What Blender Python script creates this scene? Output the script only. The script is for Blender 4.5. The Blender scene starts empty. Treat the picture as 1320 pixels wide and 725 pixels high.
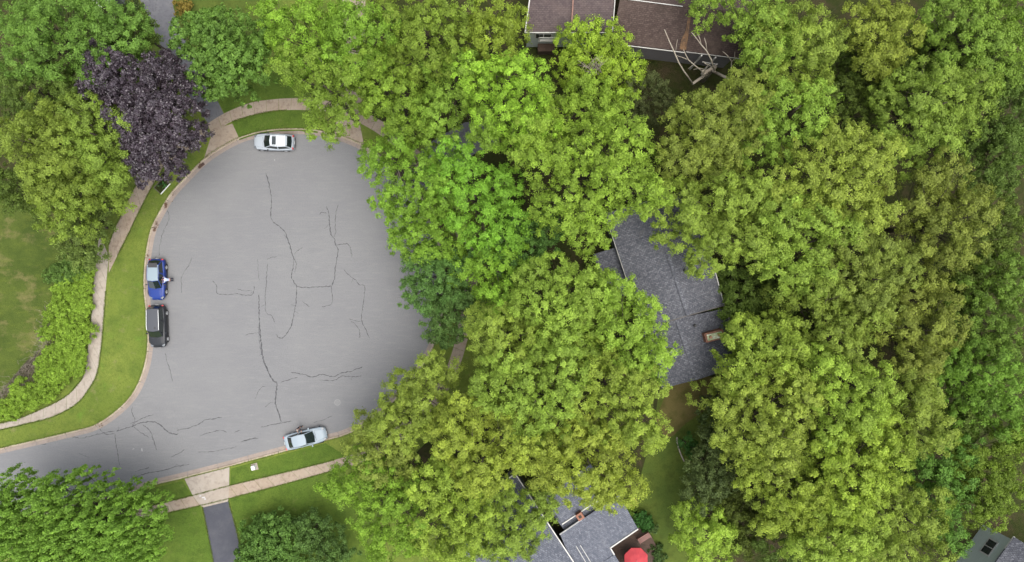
import bpy, bmesh, math, random
import numpy as np
from mathutils import Vector, Matrix
R = math.radians
SC = bpy.context.scene
COL = SC.collection
# ------------------------------------------------------------------ camera, sky, sun, exposure
H = 80.0                    # flying height of the drone above the ground
S = 0.087                   # metres on the ground per photograph pixel
cam_d = bpy.data.cameras.new('camera'); cam = bpy.data.objects.new('camera', cam_d); COL.objects.link(cam)
cam.location = (0, 0, H); cam.rotation_euler = (0, 0, 0)
cam_d.sensor_width = 36; cam_d.lens = 18.0 / (660 * S / H); cam_d.clip_start = 0.5; cam_d.clip_end = 2500
SC.camera = cam
SUN_AZ, SUN_EL = R(318), R(76)      # azimuth counter-clockwise from +X (direction the light comes from)
w = bpy.data.worlds.new("World"); SC.world = w; w.use_nodes = True
nt = w.node_tree; nt.nodes.clear()
sky = nt.nodes.new('ShaderNodeTexSky'); sky.sky_type = 'NISHITA'; sky.sun_disc = False
sky.sun_elevation = SUN_EL; sky.sun_rotation = R(90) - SUN_AZ
sky.air_density = 1.0; sky.dust_density = 3.0; sky.ozone_density = 1.0
bg = nt.nodes.new('ShaderNodeBackground'); bg.inputs[1].default_value = 0.15
wo = nt.nodes.new('ShaderNodeOutputWorld')
hs = nt.nodes.new('ShaderNodeHueSaturation'); hs.inputs['Saturation'].default_value = 0.35   # thin cloud veils the blue
nt.links.new(sky.outputs[0], hs.inputs['Color']); nt.links.new(hs.outputs[0], bg.inputs[0]); nt.links.new(bg.outputs[0], wo.inputs[0])
sd = bpy.data.lights.new('sun', 'SUN'); sd.energy = 1.5; sd.angle = R(60); sd.color = (1.0, 0.95, 0.87)
sun = bpy.data.objects.new('sun', sd); COL.objects.link(sun)
dv = Vector((math.cos(SUN_EL)*math.cos(SUN_AZ), math.cos(SUN_EL)*math.sin(SUN_AZ), math.sin(SUN_EL)))
sun.rotation_euler = dv.to_track_quat('Z', 'Y').to_euler(); sun.location = (-60, 0, 120)
SC.view_settings.view_transform = 'Standard'; SC.view_settings.look = 'None'
SC.view_settings.exposure = 1.18; SC.view_settings.gamma = 1
SC.render.engine = 'CYCLES'

rng = np.random.default_rng(7); random.seed(7)
ZG = 0.12                    # level of lawns and pavements above the road

def G(px, py, z=0.0):
    """surveyed plan position of a point seen at px,py standing z above the road"""
    k = S * (1 - z / H)
    return Vector(((px - 660) * k, (362.5 - py) * k, z))

# ------------------------------------------------------------------ tagging helpers
def props(o, label=None, cat=None, group=None, kind=None):
    if label: o['label'] = label
    if cat: o['category'] = cat
    if group: o['group'] = group
    if kind: o['kind'] = kind
    return o
def empty(name, loc, label, cat, group=None, rz=0.0):
    o = bpy.data.objects.new(name, None); COL.objects.link(o)
    o.empty_display_size = 0.3; o.location = loc; o.rotation_euler = (0, 0, rz)
    return props(o, label, cat, group)
def mesh_obj(name, verts, faces, mats, parent=None, smooth=False, mi=None):
    me = bpy.data.meshes.new(name); me.from_pydata([tuple(v) for v in verts], [], faces); me.update()
    for m in (mats if isinstance(mats, (list, tuple)) else [mats]): me.materials.append(m)
    if mi: me.polygons.foreach_set('material_index', mi)
    if smooth: me.polygons.foreach_set('use_smooth', [True]*len(me.polygons))
    o = bpy.data.objects.new(name, me); COL.objects.link(o)
    if parent: o.parent = parent
    return o
class MB:
    def __init__(s): s.v = []; s.f = []; s.m = []
    def add(s, vs, fs, mi=0):
        b = len(s.v); s.v += [Vector(v) for v in vs]; s.f += [[b+i for i in f] for f in fs]; s.m += [mi]*len(fs); return s
    def box(s, c, d, rz=0.0, mi=0, taper=1.0):
        c = Vector(c); M = Matrix.Rotation(rz, 3, 'Z'); x, y, z = d[0]/2, d[1]/2, d[2]/2
        vs = [c + M @ Vector((a*x*(taper if k > 0 else 1), b*y*(taper if k > 0 else 1), k*z)) for k in (-1, 1) for a, b in ((-1,-1),(1,-1),(1,1),(-1,1))]
        return s.add(vs, [(3,2,1,0),(4,5,6,7),(0,1,5,4),(1,2,6,5),(2,3,7,6),(3,0,4,7)], mi)
    def tube(s, pts, rad, n=6, mi=0, cap=True):
        pts = [Vector(p) for p in pts]; vs = []; fs = []
        rad = rad if isinstance(rad, (list, tuple)) else [rad]*len(pts)
        for i, p in enumerate(pts):
            d = (pts[min(i+1, len(pts)-1)] - pts[max(i-1, 0)])
            d = d.normalized() if d.length > 1e-6 else Vector((0,0,1))
            a = d.cross(Vector((0.31,0.95,0.1))).normalized(); b = d.cross(a)
            for k in range(n):
                t = 2*math.pi*k/n; vs.append(p + (a*math.cos(t)+b*math.sin(t))*rad[i])
        for i in range(len(pts)-1):
            for k in range(n):
                fs.append((i*n+k, i*n+(k+1)%n, (i+1)*n+(k+1)%n, (i+1)*n+k))
        if cap: fs.append(tuple(range(n))[::-1]); fs.append(tuple((len(pts)-1)*n+k for k in range(n)))
        return s.add(vs, fs, mi)
    def cyl(s, a, b, r1, r2=None, n=16, mi=0): return s.tube([a, b], [r1, r1 if r2 is None else r2], n, mi)
    def slab(s, pts, th, mi=0):
        """closed slab: top polygon pts (3D), extruded down by th"""
        n = len(pts); top = [Vector(p) for p in pts]; bot = [p - Vector((0,0,th)) for p in top]
        fs = [tuple(range(n)), tuple(range(2*n-1, n-1, -1))] + [(i, n+i, n+(i+1)%n, (i+1)%n) for i in range(n)]
        return s.add(top+bot, fs, mi)
    def build(s, name, mats, parent=None, smooth=False):
        return mesh_obj(name, s.v, s.f, mats, parent, smooth, s.m)
def fixn(o):
    bm = bmesh.new(); bm.from_mesh(o.data); bmesh.ops.recalc_face_normals(bm, faces=bm.faces); bm.to_mesh(o.data); bm.free(); return o
def bevel(o, wd=0.02, seg=2):
    m = o.modifiers.new('bevel', 'BEVEL'); m.width = wd; m.segments = seg; m.limit_method = 'ANGLE'; return o

# ------------------------------------------------------------------ materials
def mat(name, col, rough=0.8, metal=0.0, spec=0.5, coat=0.0):
    m = bpy.data.materials.new(name); m.use_nodes = True; b = m.node_tree.nodes['Principled BSDF']
    b.inputs['Base Color'].default_value = (*col, 1); b.inputs['Roughness'].default_value = rough
    b.inputs['Metallic'].default_value = metal; b.inputs['Specular IOR Level'].default_value = spec
    b.inputs['Coat Weight'].default_value = coat
    return m
def noisy(name, layers, rough=0.9, bump=0.0, bscale=20.0, spec=0.3, coord='Object', bdist=0.05):
    """layers: first a colour, then (colour, scale, lo, hi, detail, strength, stretch)"""
    m = mat(name, layers[0], rough, spec=spec); t = m.node_tree; N = t.nodes; L = t.links; b = N['Principled BSDF']
    tc = N.new('ShaderNodeTexCoord'); cur = None
    for (c, sc, lo, hi, det, st, stretch) in layers[1:]:
        mp = N.new('ShaderNodeMapping'); mp.inputs['Scale'].default_value = stretch
        mp.inputs['Location'].default_value = (sc*3.1, sc*1.7, 0)
        L.new(tc.outputs[coord], mp.inputs[0])
        n = N.new('ShaderNodeTexNoise'); n.inputs['Scale'].default_value = sc; n.inputs['Detail'].default_value = det; n.inputs['Roughness'].default_value = 0.65
        L.new(mp.outputs[0], n.inputs['Vector'])
        r = N.new('ShaderNodeMapRange'); r.inputs['From Min'].default_value = lo; r.inputs['From Max'].default_value = hi; r.inputs['To Max'].default_value = st
        L.new(n.outputs['Fac'], r.inputs['Value'])
        x = N.new('ShaderNodeMix'); x.data_type = 'RGBA'
        if cur is None: x.inputs[6].default_value = (*layers[0], 1)
        else: L.new(cur, x.inputs[6])
        x.inputs[7].default_value = (*c, 1); L.new(r.outputs[0], x.inputs[0]); cur = x.outputs[2]
    if cur: L.new(cur, b.inputs['Base Color'])
    if bump:
        n = N.new('ShaderNodeTexNoise'); n.inputs['Scale'].default_value = bscale; n.inputs['Detail'].default_value = 5
        L.new(tc.outputs[coord], n.inputs['Vector'])
        bp = N.new('ShaderNodeBump'); bp.inputs['Strength'].default_value = bump; bp.inputs['Distance'].default_value = bdist
        L.new(n.outputs['Fac'], bp.inputs['Height']); L.new(bp.outputs[0], b.inputs['Normal'])
    return m
ONE = (1,1,1)
M_ROAD = noisy('asphalt_old', [(0.148,0.148,0.152), ((0.160,0.160,0.161),0.10,0.42,0.62,4,0.9,ONE), ((0.135,0.136,0.140),0.35,0.5,0.72,6,0.6,(0.6,1.6,1)), ((0.19,0.188,0.184),2.2,0.52,0.72,6,0.5,(0.22,2.2,1)), ((0.085,0.085,0.086),1.3,0.70,0.80,5,0.7,ONE),
        ((0.20,0.198,0.193),1.6,0.55,0.8,5,0.5,(0.35,1.6,1)), ((0.095,0.095,0.095),9,0.5,0.72,4,0.55,ONE), ((0.23,0.23,0.23),16,0.56,0.72,3,0.55,ONE)], 0.9, 0.3, 40)
M_CONC = noisy('concrete', [(0.275,0.235,0.195), ((0.30,0.265,0.225),0.5,0.4,0.65,4,1,ONE), ((0.17,0.14,0.11),2.2,0.5,0.78,6,0.9,ONE), ((0.13,0.11,0.09),12,0.58,0.8,4,0.6,ONE)], 0.92, 0.3, 30)
M_PINK = noisy('concrete_pinkish', [(0.262,0.208,0.156), ((0.29,0.24,0.19),0.6,0.4,0.65,4,1,ONE), ((0.15,0.105,0.08),2.6,0.5,0.78,6,0.9,ONE), ((0.11,0.085,0.065),12,0.58,0.8,4,0.6,ONE)], 0.92, 0.3, 30)
M_KERB = noisy('kerb_concrete', [(0.33,0.285,0.21), ((0.24,0.19,0.14),0.8,0.4,0.7,5,1,ONE), ((0.15,0.12,0.09),5,0.55,0.8,5,0.7,ONE)], 0.92, 0.3, 30)
M_GUTTER = noisy('gutter_concrete', [(0.25,0.205,0.175), ((0.20,0.165,0.14),0.8,0.4,0.7,5,1,ONE), ((0.12,0.10,0.085),4,0.52,0.8,5,0.8,ONE)], 0.92, 0.3, 30)
M_DRIVE = noisy('driveway_asphalt', [(0.052,0.054,0.066), ((0.075,0.076,0.085),0.6,0.45,0.7,5,0.8,ONE), ((0.035,0.036,0.044),8,0.5,0.75,4,0.6,ONE)], 0.88, 0.3, 40)
M_DRIVE2 = noisy('driveway_asphalt_faded', [(0.11,0.11,0.12), ((0.15,0.148,0.15),0.6,0.45,0.7,5,0.8,ONE), ((0.06,0.06,0.068),3,0.5,0.75,4,0.7,ONE)], 0.88, 0.3, 40)
M_CRACK = noisy('crack_sealant', [(0.048,0.048,0.052), ((0.09,0.09,0.09),3,0.45,0.7,3,0.8,ONE)], 0.75)
M_LAWN = noisy('lawn_grass', [(0.112,0.150,0.027), ((0.150,0.182,0.036),0.13,0.42,0.62,4,0.9,ONE), ((0.080,0.118,0.022),0.5,0.46,0.66,6,0.8,ONE),
        ((0.185,0.170,0.075),0.9,0.56,0.74,6,0.7,ONE), ((0.10,0.19,0.025),0.7,0.58,0.72,5,0.6,ONE), ((0.058,0.088,0.016),5,0.46,0.72,5,0.65,ONE), ((0.12,0.16,0.03),12,0.55,0.75,3,0.6,ONE)], 1.0, 0.9, 14, 0.1, bdist=0.12)
M_BACK = noisy('back_lawn_grass', [(0.066,0.090,0.018), ((0.042,0.064,0.013),0.28,0.42,0.62,5,0.9,ONE), ((0.19,0.155,0.07),0.33,0.53,0.70,7,0.75,(1,1.3,1)),
        ((0.09,0.115,0.02),1.2,0.5,0.75,5,0.7,(0.6,1.4,1)), ((0.035,0.05,0.012),6,0.5,0.75,5,0.6,ONE)], 1.0, 0.9, 12, 0.1, bdist=0.12)
M_SHADEL = noisy('shaded_lawn_grass', [(0.060,0.088,0.018), ((0.080,0.105,0.020),0.25,0.42,0.62,4,0.9,ONE), ((0.030,0.040,0.010),0.9,0.5,0.75,5,0.7,ONE), ((0.02,0.036,0.006),6,0.5,0.75,5,0.5,ONE)], 1.0, 0.7, 12, 0.1)  # lawn under trees: their shade is painted in as darker green
M_BROWNL = noisy('worn_brown_lawn', [(0.110,0.092,0.034), ((0.060,0.062,0.016),0.5,0.45,0.65,5,1,ONE), ((0.12,0.09,0.035),2,0.52,0.75,5,0.7,ONE), ((0.04,0.04,0.01),8,0.5,0.75,5,0.5,ONE)], 1.0, 0.7, 12, 0.1)
M_FLOOR = noisy('forest_floor', [(0.030,0.036,0.010), ((0.055,0.042,0.024),0.4,0.45,0.65,5,0.9,ONE), ((0.018,0.03,0.007),2,0.5,0.7,5,0.7,ONE)], 1.0, 0.8, 8, 0.1, bdist=0.15)
M_BARK = noisy('bark', [(0.075,0.062,0.045), ((0.12,0.10,0.08),3,0.5,0.7,5,0.8,(1,1,0.3)), ((0.04,0.033,0.028),9,0.5,0.7,4,0.7,(1,1,0.3))], 0.95, 0.6, 14, 0.2)
M_DEAD = noisy('bleached_bark', [(0.28,0.25,0.20), ((0.24,0.19,0.15),2,0.45,0.7,5,0.9,ONE)], 0.9, 0.5, 14, 0.2)

def foliage_mat(name, hue_warm=0.5, trans=0.32, rough=0.6, spec=0.18):
    m = bpy.data.materials.new(name); m.use_nodes = True; t = m.node_tree; N = t.nodes; L = t.links; N.clear()
    out = N.new('ShaderNodeOutputMaterial'); oi = N.new('ShaderNodeObjectInfo'); at = N.new('ShaderNodeAttribute'); at.attribute_name = 'leafvar'
    sp = N.new('ShaderNodeSeparateXYZ'); L.new(at.outputs['Vector'], sp.inputs[0])
    br = N.new('ShaderNodeMapRange'); br.inputs['To Min'].default_value = 0.42; br.inputs['To Max'].default_value = 1.58; L.new(sp.outputs[0], br.inputs['Value'])
    sc = N.new('ShaderNodeVectorMath'); sc.operation = 'SCALE'; L.new(oi.outputs['Color'], sc.inputs[0]); L.new(br.outputs[0], sc.inputs['Scale'])
    # some leaves and clumps are younger: yellower
    tint = N.new('ShaderNodeVectorMath'); tint.operation = 'MULTIPLY'; tint.inputs[1].default_value = (1.26, 1.15, 1.0); L.new(sc.outputs[0], tint.inputs[0])
    add = N.new('ShaderNodeMath'); add.operation = 'MULTIPLY'; L.new(sp.outputs[1], add.inputs[0]); add.inputs[1].default_value = hue_warm
    mx = N.new('ShaderNodeMix'); mx.data_type = 'RGBA'; L.new(add.outputs[0], mx.inputs[0]); L.new(sc.outputs[0], mx.inputs[6]); L.new(tint.outputs[0], mx.inputs[7])
    p = N.new('ShaderNodeBsdfPrincipled'); p.inputs['Roughness'].default_value = rough; p.inputs['Specular IOR Level'].default_value = spec; L.new(mx.outputs[2], p.inputs['Base Color'])
    tr = N.new('ShaderNodeBsdfTranslucent'); tm = N.new('ShaderNodeVectorMath'); tm.operation = 'MULTIPLY'; tm.inputs[1].default_value = (1.25, 1.3, 0.7); L.new(mx.outputs[2], tm.inputs[0]); L.new(tm.outputs[0], tr.inputs[0])
    ms = N.new('ShaderNodeMixShader'); ms.inputs[0].default_value = trans; L.new(p.outputs[0], ms.inputs[1]); L.new(tr.outputs[0], ms.inputs[2]); L.new(ms.outputs[0], out.inputs[0])
    return m
M_LEAF = foliage_mat('leaves_green')
M_LEAFP = foliage_mat('leaves_purple', 0.0, 0.12, 0.4, 0.6)

# ------------------------------------------------------------------ ground, road, kerbs
def catmull(pts, n=8, closed=False):
    P = [Vector((p[0], p[1], 0)) for p in pts]; out = []
    for i in range(len(P)-1):
        p0 = P[max(i-1,0)]; p1 = P[i]; p2 = P[i+1]; p3 = P[min(i+2, len(P)-1)]
        for k in range(n):
            t = k/n
            out.append(0.5*((2*p1)+(-p0+p2)*t+(2*p0-5*p1+4*p2-p3)*t*t+(-p0+3*p1-3*p2+p3)*t*t*t))
    out.append(P[-1]); return out
def resample(P, step):
    out = [P[0].copy()]; acc = 0.0
    for a, b in zip(P, P[1:]):
        d = (b-a).length; t = step-acc
        while t <= d and d > 0: out.append(a+(b-a)*(t/d)); t += step
        acc = (acc+d) % step if d > 0 else acc
        acc = d-(t-step)
    out.append(P[-1].copy()); return out
def rights(P):
    N = []
    for i in range(len(P)):
        d = P[min(i+1,len(P)-1)]-P[max(i-1,0)]; d.normalize(); N.append(Vector((d.y, -d.x, 0)))
    return N
KPX = [(-300,653),(-100,603),(0,578),(34,570),(93,556),(124,547),(152,528),(172,506),(184.5,478),(190,450),(190.5,423),(188.5,400),(186,378),(186,351),(189,323),(195,295.5),(207,271),(220.7,249),(238,230),(262,206),(285,190),(307,178.5),(330,171),(355,167),(386,166),(415,169),(442,176),(470,188),(500,207),(527,232),(548,262),(563,297),(571,335),(573,375),(570,410),(560,445),(540,480),(510,516),(478,545),(445,561),(420,568),(330,592),(297,601),(238,616),(193,627),(159,638),(0,677),(-100,701),(-300,750)]
gp = [G(*p) for p in KPX]
KP = resample(catmull(gp, 10), 0.5)
x0 = -640.0
def ext(p, q): t = (x0-q.x)/(p.x-q.x); return q+(p-q)*t
K0 = ext(KP[0], KP[3]); K1 = ext(KP[-1], KP[-4])
KL = [K0]+KP+[K1]; KN = rights(KL)
E = 640.0
poly = [(p.x,p.y,ZG) for p in KL] + [(-E,-E,ZG),(E,-E,ZG),(E,E,ZG),(-E,E,ZG)]
g = fixn(mesh_obj('ground', poly, [tuple(range(len(poly)))], M_LAWN)); props(g, 'green grass ground around the cul-de-sac', kind='structure')
if g.data.polygons[0].normal.z < 0: g.data.flip_normals()
rp = [(p+n*0.17) for p, n in zip(KL, KN)]
road = mesh_obj('road', [(p.x,p.y,0.0) for p in rp], [tuple(range(len(rp)))], M_ROAD); props(road, kind='structure')
if road.data.polygons[0].normal.z < 0: road.data.flip_normals()
# soil bed so the notch edge is closed
mb = MB(); prof = [(0.0, 0.132), (0.13, 0.132), (0.16, 0.115), (0.20, 0.03), (0.24, 0.016), (0.62, 0.008), (0.62, -0.05)]
gut = MB(); seg = 7; i = 0
while i < len(KL)-1:
    j = min(i+seg, len(KL)-1)
    idx = list(range(i, j+1)); gap = 0.022
    for target, pr in ((mb, prof[:4]), (gut, prof[3:])):
        vs = []; fs = []
        for q in idx:
            p = KL[q].copy()
            if q == idx[0] and q > 0: p += (KL[q+1]-KL[q]).normalized()*gap
            if q == idx[-1] and q < len(KL)-1: p -= (KL[q]-KL[q-1]).normalized()*gap
            dz = random.uniform(-0.003, 0.003)
            for (d, z) in pr: vs.append(p+KN[q]*d+Vector((0,0,z)))
        m_ = len(pr)
        for a in range(len(idx)-1):
            for b in range(m_-1): fs.append((a*m_+b, (a+1)*m_+b, (a+1)*m_+b+1, a*m_+b+1))
        target.add(vs, fs)
    i = j
kerb = props(fixn(mb.build('kerb', M_KERB)), kind='structure')
gutter = props(fixn(gut.build('gutter', M_GUTTER)), kind='structure')

def sheet(name, pts, z, m, kind='structure', label=None):
    P = [G(*p) for p in pts]
    o = mesh_obj(name, [(p.x,p.y,z) for p in P], [tuple(range(len(P)))], m)
    if o.data.polygons[0].normal.z < 0: o.data.flip_normals()
    return props(o, label, kind=kind)
def smooth_pts(pts, n=5):
    c = catmull([(p[0],p[1]) for p in pts]+[pts[0]], n); return [(v.x, v.y) for v in c[:-1]]
sheet('forest_floor', [(470,-300),(1900,-300),(1900,1100),(640,1100),(600,700),(480,640),(560,560),(620,500),(640,430),(640,300),(560,190),(480,150)], ZG+0.004, M_FLOOR)
sheet('forest_floor', smooth_pts([(-300,-120),(120,-80),(150,60),(130,200),(135,290),(80,330),(0,250),(-300,240)]), ZG+0.004, M_FLOOR)
sheet('back_lawn', [(-500,240),(0,245),(60,262),(90,300),(80,350),(70,395),(55,440),(40,480),(0,515),(-500,640)], ZG+0.008, M_BACK)
sheet('side_lawn', smooth_pts([(850,500),(905,484),(935,500),(925,540),(900,580),(895,640),(900,720),(910,800),(820,810),(825,690),(820,640),(840,560)]), ZG+0.008, M_SHADEL)
sheet('side_lawn', smooth_pts([(205,-50),(335,-50),(345,40),(320,100),(255,95),(222,60),(204,40)]), ZG+0.007, M_SHADEL)
sheet('worn_lawn', smooth_pts([(845,540),(865,500),(905,485),(935,495),(920,520),(885,545),(860,565)]), ZG+0.012, M_BROWNL)

def path_slabs(name, L, Rr, m, z=ZG+0.016, gap=0.03, step=1.45, th=0.06):
    """pavement of separate slabs between a left and a right edge line (plan px)"""
    A = catmull([tuple(G(*p))[:2] for p in L], 8); B = catmull([tuple(G(*p))[:2] for p in Rr], 8)
    def rs(P, n):
        d = [0]
        for a, b in zip(P, P[1:]): d.append(d[-1]+(b-a).length)
        out = []; k = 0
        for i in range(n+1):
            t = d[-1]*i/n
            while k < len(P)-2 and d[k+1] < t: k += 1
            u = (t-d[k])/max(1e-6, d[k+1]-d[k]); out.append(P[k]+(P[k+1]-P[k])*u)
        return out
    Ln = sum((b-a).length for a, b in zip(A, A[1:])); sub = 3; n = max(1, round(Ln/step)); A = rs(A, n*sub); B = rs(B, n*sub)
    mb = MB()
    for i in range(n):
        a = A[i*sub:(i+1)*sub+1]; b = B[i*sub:(i+1)*sub+1]; a = [v.copy() for v in a]; b = [v.copy() for v in b]
        for s_ in (a, b):
            s_[0] += (s_[1]-s_[0]).normalized()*gap/2; s_[-1] -= (s_[-1]-s_[-2]).normalized()*gap/2
        tz = z+random.uniform(-0.003, 0.003)
        pts = [Vector((v.x,v.y,tz)) for v in a]+[Vector((v.x,v.y,tz)) for v in reversed(b)]
        mb.slab(pts, th)
    return props(fixn(mb.build(name, m)), kind='structure')
# pavement beside the cul-de-sac, west side: lower and upper stretch plus the spur going up
path_slabs('pavement', [(-200,598),(-100,573),(0,546),(21,541),(52,528.5),(83,513),(100,497),(110,480),(115,440),(119,402),(121,368),(125,333),(129,302)],
           [(-200,608),(-100,581),(0,554),(31,547),(69,537),(100,520),(116,500),(126,480),(132,440),(135,402),(137,375),(138,363),(141,330)], M_CONC)
path_slabs('pavement', [(141,316),(150,293),(162,268),(172,247),(183,230),(195,213),(212,198),(235,182),(258,164)],
           [(141,352),(152,330),(166,302),(179,275),(191,251),(203,230),(213,214),(228,203),(250,189),(270,172)], M_PINK, z=ZG+0.022)
path_slabs('pavement', [(268,160),(284,150),(300,142),(326,132.5),(350,129),(370,127.5),(400,128),(440,134),(470,145),(505,165),(545,200),(585,250),(605,300),(615,350),(613,390),(603,433)],
           [(273,173),(288,164),(300,157),(326,149),(350,144),(370,142.5),(400,143),(436,148),(462,158),(495,178),(532,210),(570,258),(588,303),(599,350),(597,390),(588,432)], M_PINK, z=ZG+0.018)
path_slabs('pavement', [(603,437),(594,468),(580,500),(556,530),(520,565),(480,592),(434,605),(380,620),(300,641),(259,651),(193,666),(100,690),(-100,738)],
           [(589,432),(579,466),(566,492),(545,518),(511,550),(474,578),(431,593),(380,606),(300,625),(248,639),(193,652.5),(100,676),(-100,724)], M_PINK, z=ZG+0.018)
M_MIDL = noisy('green_lawn_grass', [(0.072,0.118,0.018), ((0.092,0.135,0.022),0.2,0.42,0.62,4,0.9,ONE), ((0.050,0.085,0.014),0.7,0.48,0.66,6,0.8,ONE),
        ((0.14,0.13,0.055),0.8,0.60,0.78,6,0.6,ONE), ((0.04,0.068,0.012),5,0.46,0.72,5,0.65,ONE), ((0.11,0.155,0.03),12,0.55,0.75,3,0.6,ONE)], 1.0, 0.9, 14, 0.1, bdist=0.12)
for pg in ([(100,691),(193,666),(259,652),(272,705),(290,860),(100,860)], [(297,643),(380,620),(436,605),(490,640),(490,860),(335,860),(307,690)], [(298,604),(330,595),(420,571),(450,590),(380,606),(298,626)],
           [(110,655),(193,630),(236,620),(248,639),(193,653),(110,675)], [(309,181),(330,174),(355,170),(386,169),(410,172),(410,143),(370,142),(326,149),(300,157)], [(290,100),(400,90),(400,127),(350,129),(326,132),(300,142),(290,146),(272,112)]):
    sheet('lawn', pg, ZG+0.005, M_MIDL)
# driveway aprons and driveways
sheet('driveway_apron', [(238.5,617),(296.5,602),(296,628),(295,646),(262,654),(250,640)], ZG+0.028, M_CONC)
sheet('driveway', [(261.5,653),(295,645),(307,690),(318,760),(330,900),(290,900),(282,760),(272,705)], ZG+0.020, M_DRIVE)
sheet('driveway_apron', [(263,207),(285,191.5),(309,179),(300,160),(290,163),(274,172)], ZG+0.014, M_PINK)
sheet('driveway', [(181,-160),(181,0),(191,20),(201,43),(215,75),(240,117),(271,163),(289,147),(272,112),(250,75),(234,40),(224,10),(224,-160)], ZG+0.012, M_DRIVE2)
sheet('driveway_apron', [(430,174),(470,190),(464,160),(436,148)], ZG+0.010, M_PINK)
sheet('driveway', [(440,136),(466,146),(470,60),(474,-120),(440,-120),(442,60)], ZG+0.014, M_PINK)
sheet('driveway', [(515,222),(540,252),(610,200),(640,185),(640,158),(600,158),(560,180)], ZG+0.012, M_DRIVE2)

# ------------------------------------------------------------------ cracks sealed in the road
CR = [
 ([(343,223),(346,235),(349,250),(350,264),(349,277),(352,286),(360,292),(367,299),(373,315),(377,328),(379,333),(378,343),(376,357),(379,364),(382,369),(382,383),(380,400),(376,418),(370,430),(364,436),(359,435),(356,431)],.085),
 ([(379,328),(383,324),(390,319)],.05), ([(379,333),(382,340),(380,352)],.05),
 ([(345,340),(344,352),(343,370),(342,385),(343,403),(350,407),(354,416)],.05), ([(344,335),(350,332),(357,331)],.045),
 ([(332,334),(333,350),(334,362)],.035),([(334,380),(334,400),(335,425),(337,445),(339,462),(346,480),(353,492),(357,494),(356,508),(355,520),(359,533),(363,544)],.12),
 ([(333,420),(335,445),(337,455)],.05), ([(316,432),(326,430),(333,429)],.045),
 ([(274,362),(279,369),(280,378),(292,380),(305,379),(318,381),(326,379),(328,369)],.06),([(306,373),(316,375),(325,375)],.04),
 ([(421,266),(424,277),(425,290),(427,303),(431,308),(433,316),(436,322),(434,335),(432,347),(431,360),(428,367),(427,371)],.085),
 ([(412,277),(415,274),(421,275)],.06), ([(436,264),(433,275),(432,290),(433,300),(430,306)],.05),([(434,316),(441,315),(449,315),(452,322),(454,332)],.06),
 ([(382,369.5),(395,371),(410,370),(427,369)],.08), ([(427,370),(428,380),(428,391),(422,394),(415,396)],.06), ([(390,388),(395,393),(399,396)],.05),
 ([(443,348),(450,355),(458,361),(463,367),(470,369),(469,385),(467,400),(466,413),(471,424),(476,436)],.06), ([(450,411),(458,414),(466,415)],.045),([(452,414),(458,418),(463,426),(464,436)],.05),
 ([(362,493),(378,488),(384,487)],.06), ([(375,480),(392,483),(403,486),(415,483),(430,486),(440,481),(452,479),(462,475),(467,473)],.085), ([(412,490),(425,491),(434,489),(442,485),(455,486),(466,485)],.055),
 ([(342,498),(337,500),(332,507),(329,515)],.04),([(353,519),(347,520),(342,525)],.045),([(336,551),(350,548),(365,545),(376,543)],.07),([(310,570),(322,567),(333,565)],.05),
 ([(193,345),(202,330)],.03),([(247,332),(244,341),(238,350),(233,362),(236,368)],.045),([(216,271),(218,283),(210,300),(206,318),(205,330)],.05),([(234,365),(234,378)],.035),
 ([(213,455),(216,468),(220,480),(222,492)],.05),
 ([(171,524),(170,532),(174,540),(172,545),(168,546)],.06), ([(150,556),(160,553),(170,550),(182,545),(198,544),(208,549),(216,557),(225,560),(230,559)],.10),
 ([(170,549),(178,542),(190,537),(198,535)],.06), ([(184,548),(193,555),(197,565),(202,580)],.07),([(172,550),(180,557),(192,564)],.06),
 ([(228,555),(243,552),(258,546),(264,542),(276,540),(286,538)],.085),([(258,562),(270,558),(284,555),(292,558)],.06),([(302,557),(310,555)],.06),([(313,569),(330,564)],.06),
 ([(148,560),(150,575),(154,600)],.06),([(127,550),(132,557),(138,560),(148,559)],.06),([(93,563),(105,565),(122,561),(134,558),(146,556)],.06),
 ([(220,589),(230,585),(238,580)],.05),([(172,616),(190,610),(208,607),(226,602),(244,599)],.07),([(174,608),(185,605),(192,603)],.05),([(255,583),(275,582),(305,576)],.045),
 ([(100,584),(115,590)],.03),([(26,577),(44,573),(60,573)],.05),([(110,622),(118,616),(121,613)],.05),([(404,545),(418,541),(428,536)],.04),
]
mb = MB()
for pts, wd in CR:
    P = resample(catmull([tuple(G(*p))[:2] for p in pts], 6), 0.16); N_ = rights(P); vs = []; fs = []
    for i, (p, n) in enumerate(zip(P, N_)):
        j = n*random.uniform(-0.045, 0.045); wdt = wd*1.35*random.uniform(0.25, 1.15)*(0.4 if i in (0, len(P)-1) else 1)*0.5
        vs += [p+j-n*wdt+Vector((0,0,0.004)), p+j+n*wdt+Vector((0,0,0.004))]
        if i: fs.append((2*i-2, 2*i, 2*i+1, 2*i-1))
    mb.add(vs, fs)
    for _ in range(int(len(P)*0.035)):   # hairline side branches
        a = random.choice(P[1:]); d_ = Vector((random.gauss(0,1), random.gauss(0,1), 0)).normalized()*random.uniform(.15,.45); q_ = [a+Vector((0,0,.005))]
        for _k in range(3): q_.append(q_[-1]+d_*.5+Vector((random.gauss(0,.06), random.gauss(0,.06), 0)))
        for u_, v_ in zip(q_, q_[1:]):
            n_ = Vector((-(v_-u_).y, (v_-u_).x, 0)).normalized()*.016; mb.add([u_-n_, v_-n_*.7, v_+n_*.7, u_+n_], [(0,1,2,3)])
cr = mb.build('crack_seal', M_CRACK, road)
for p_ in cr.data.polygons:
    pass
fixn(cr)
mb = MB()   # little paint and tar spots on the asphalt
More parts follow.
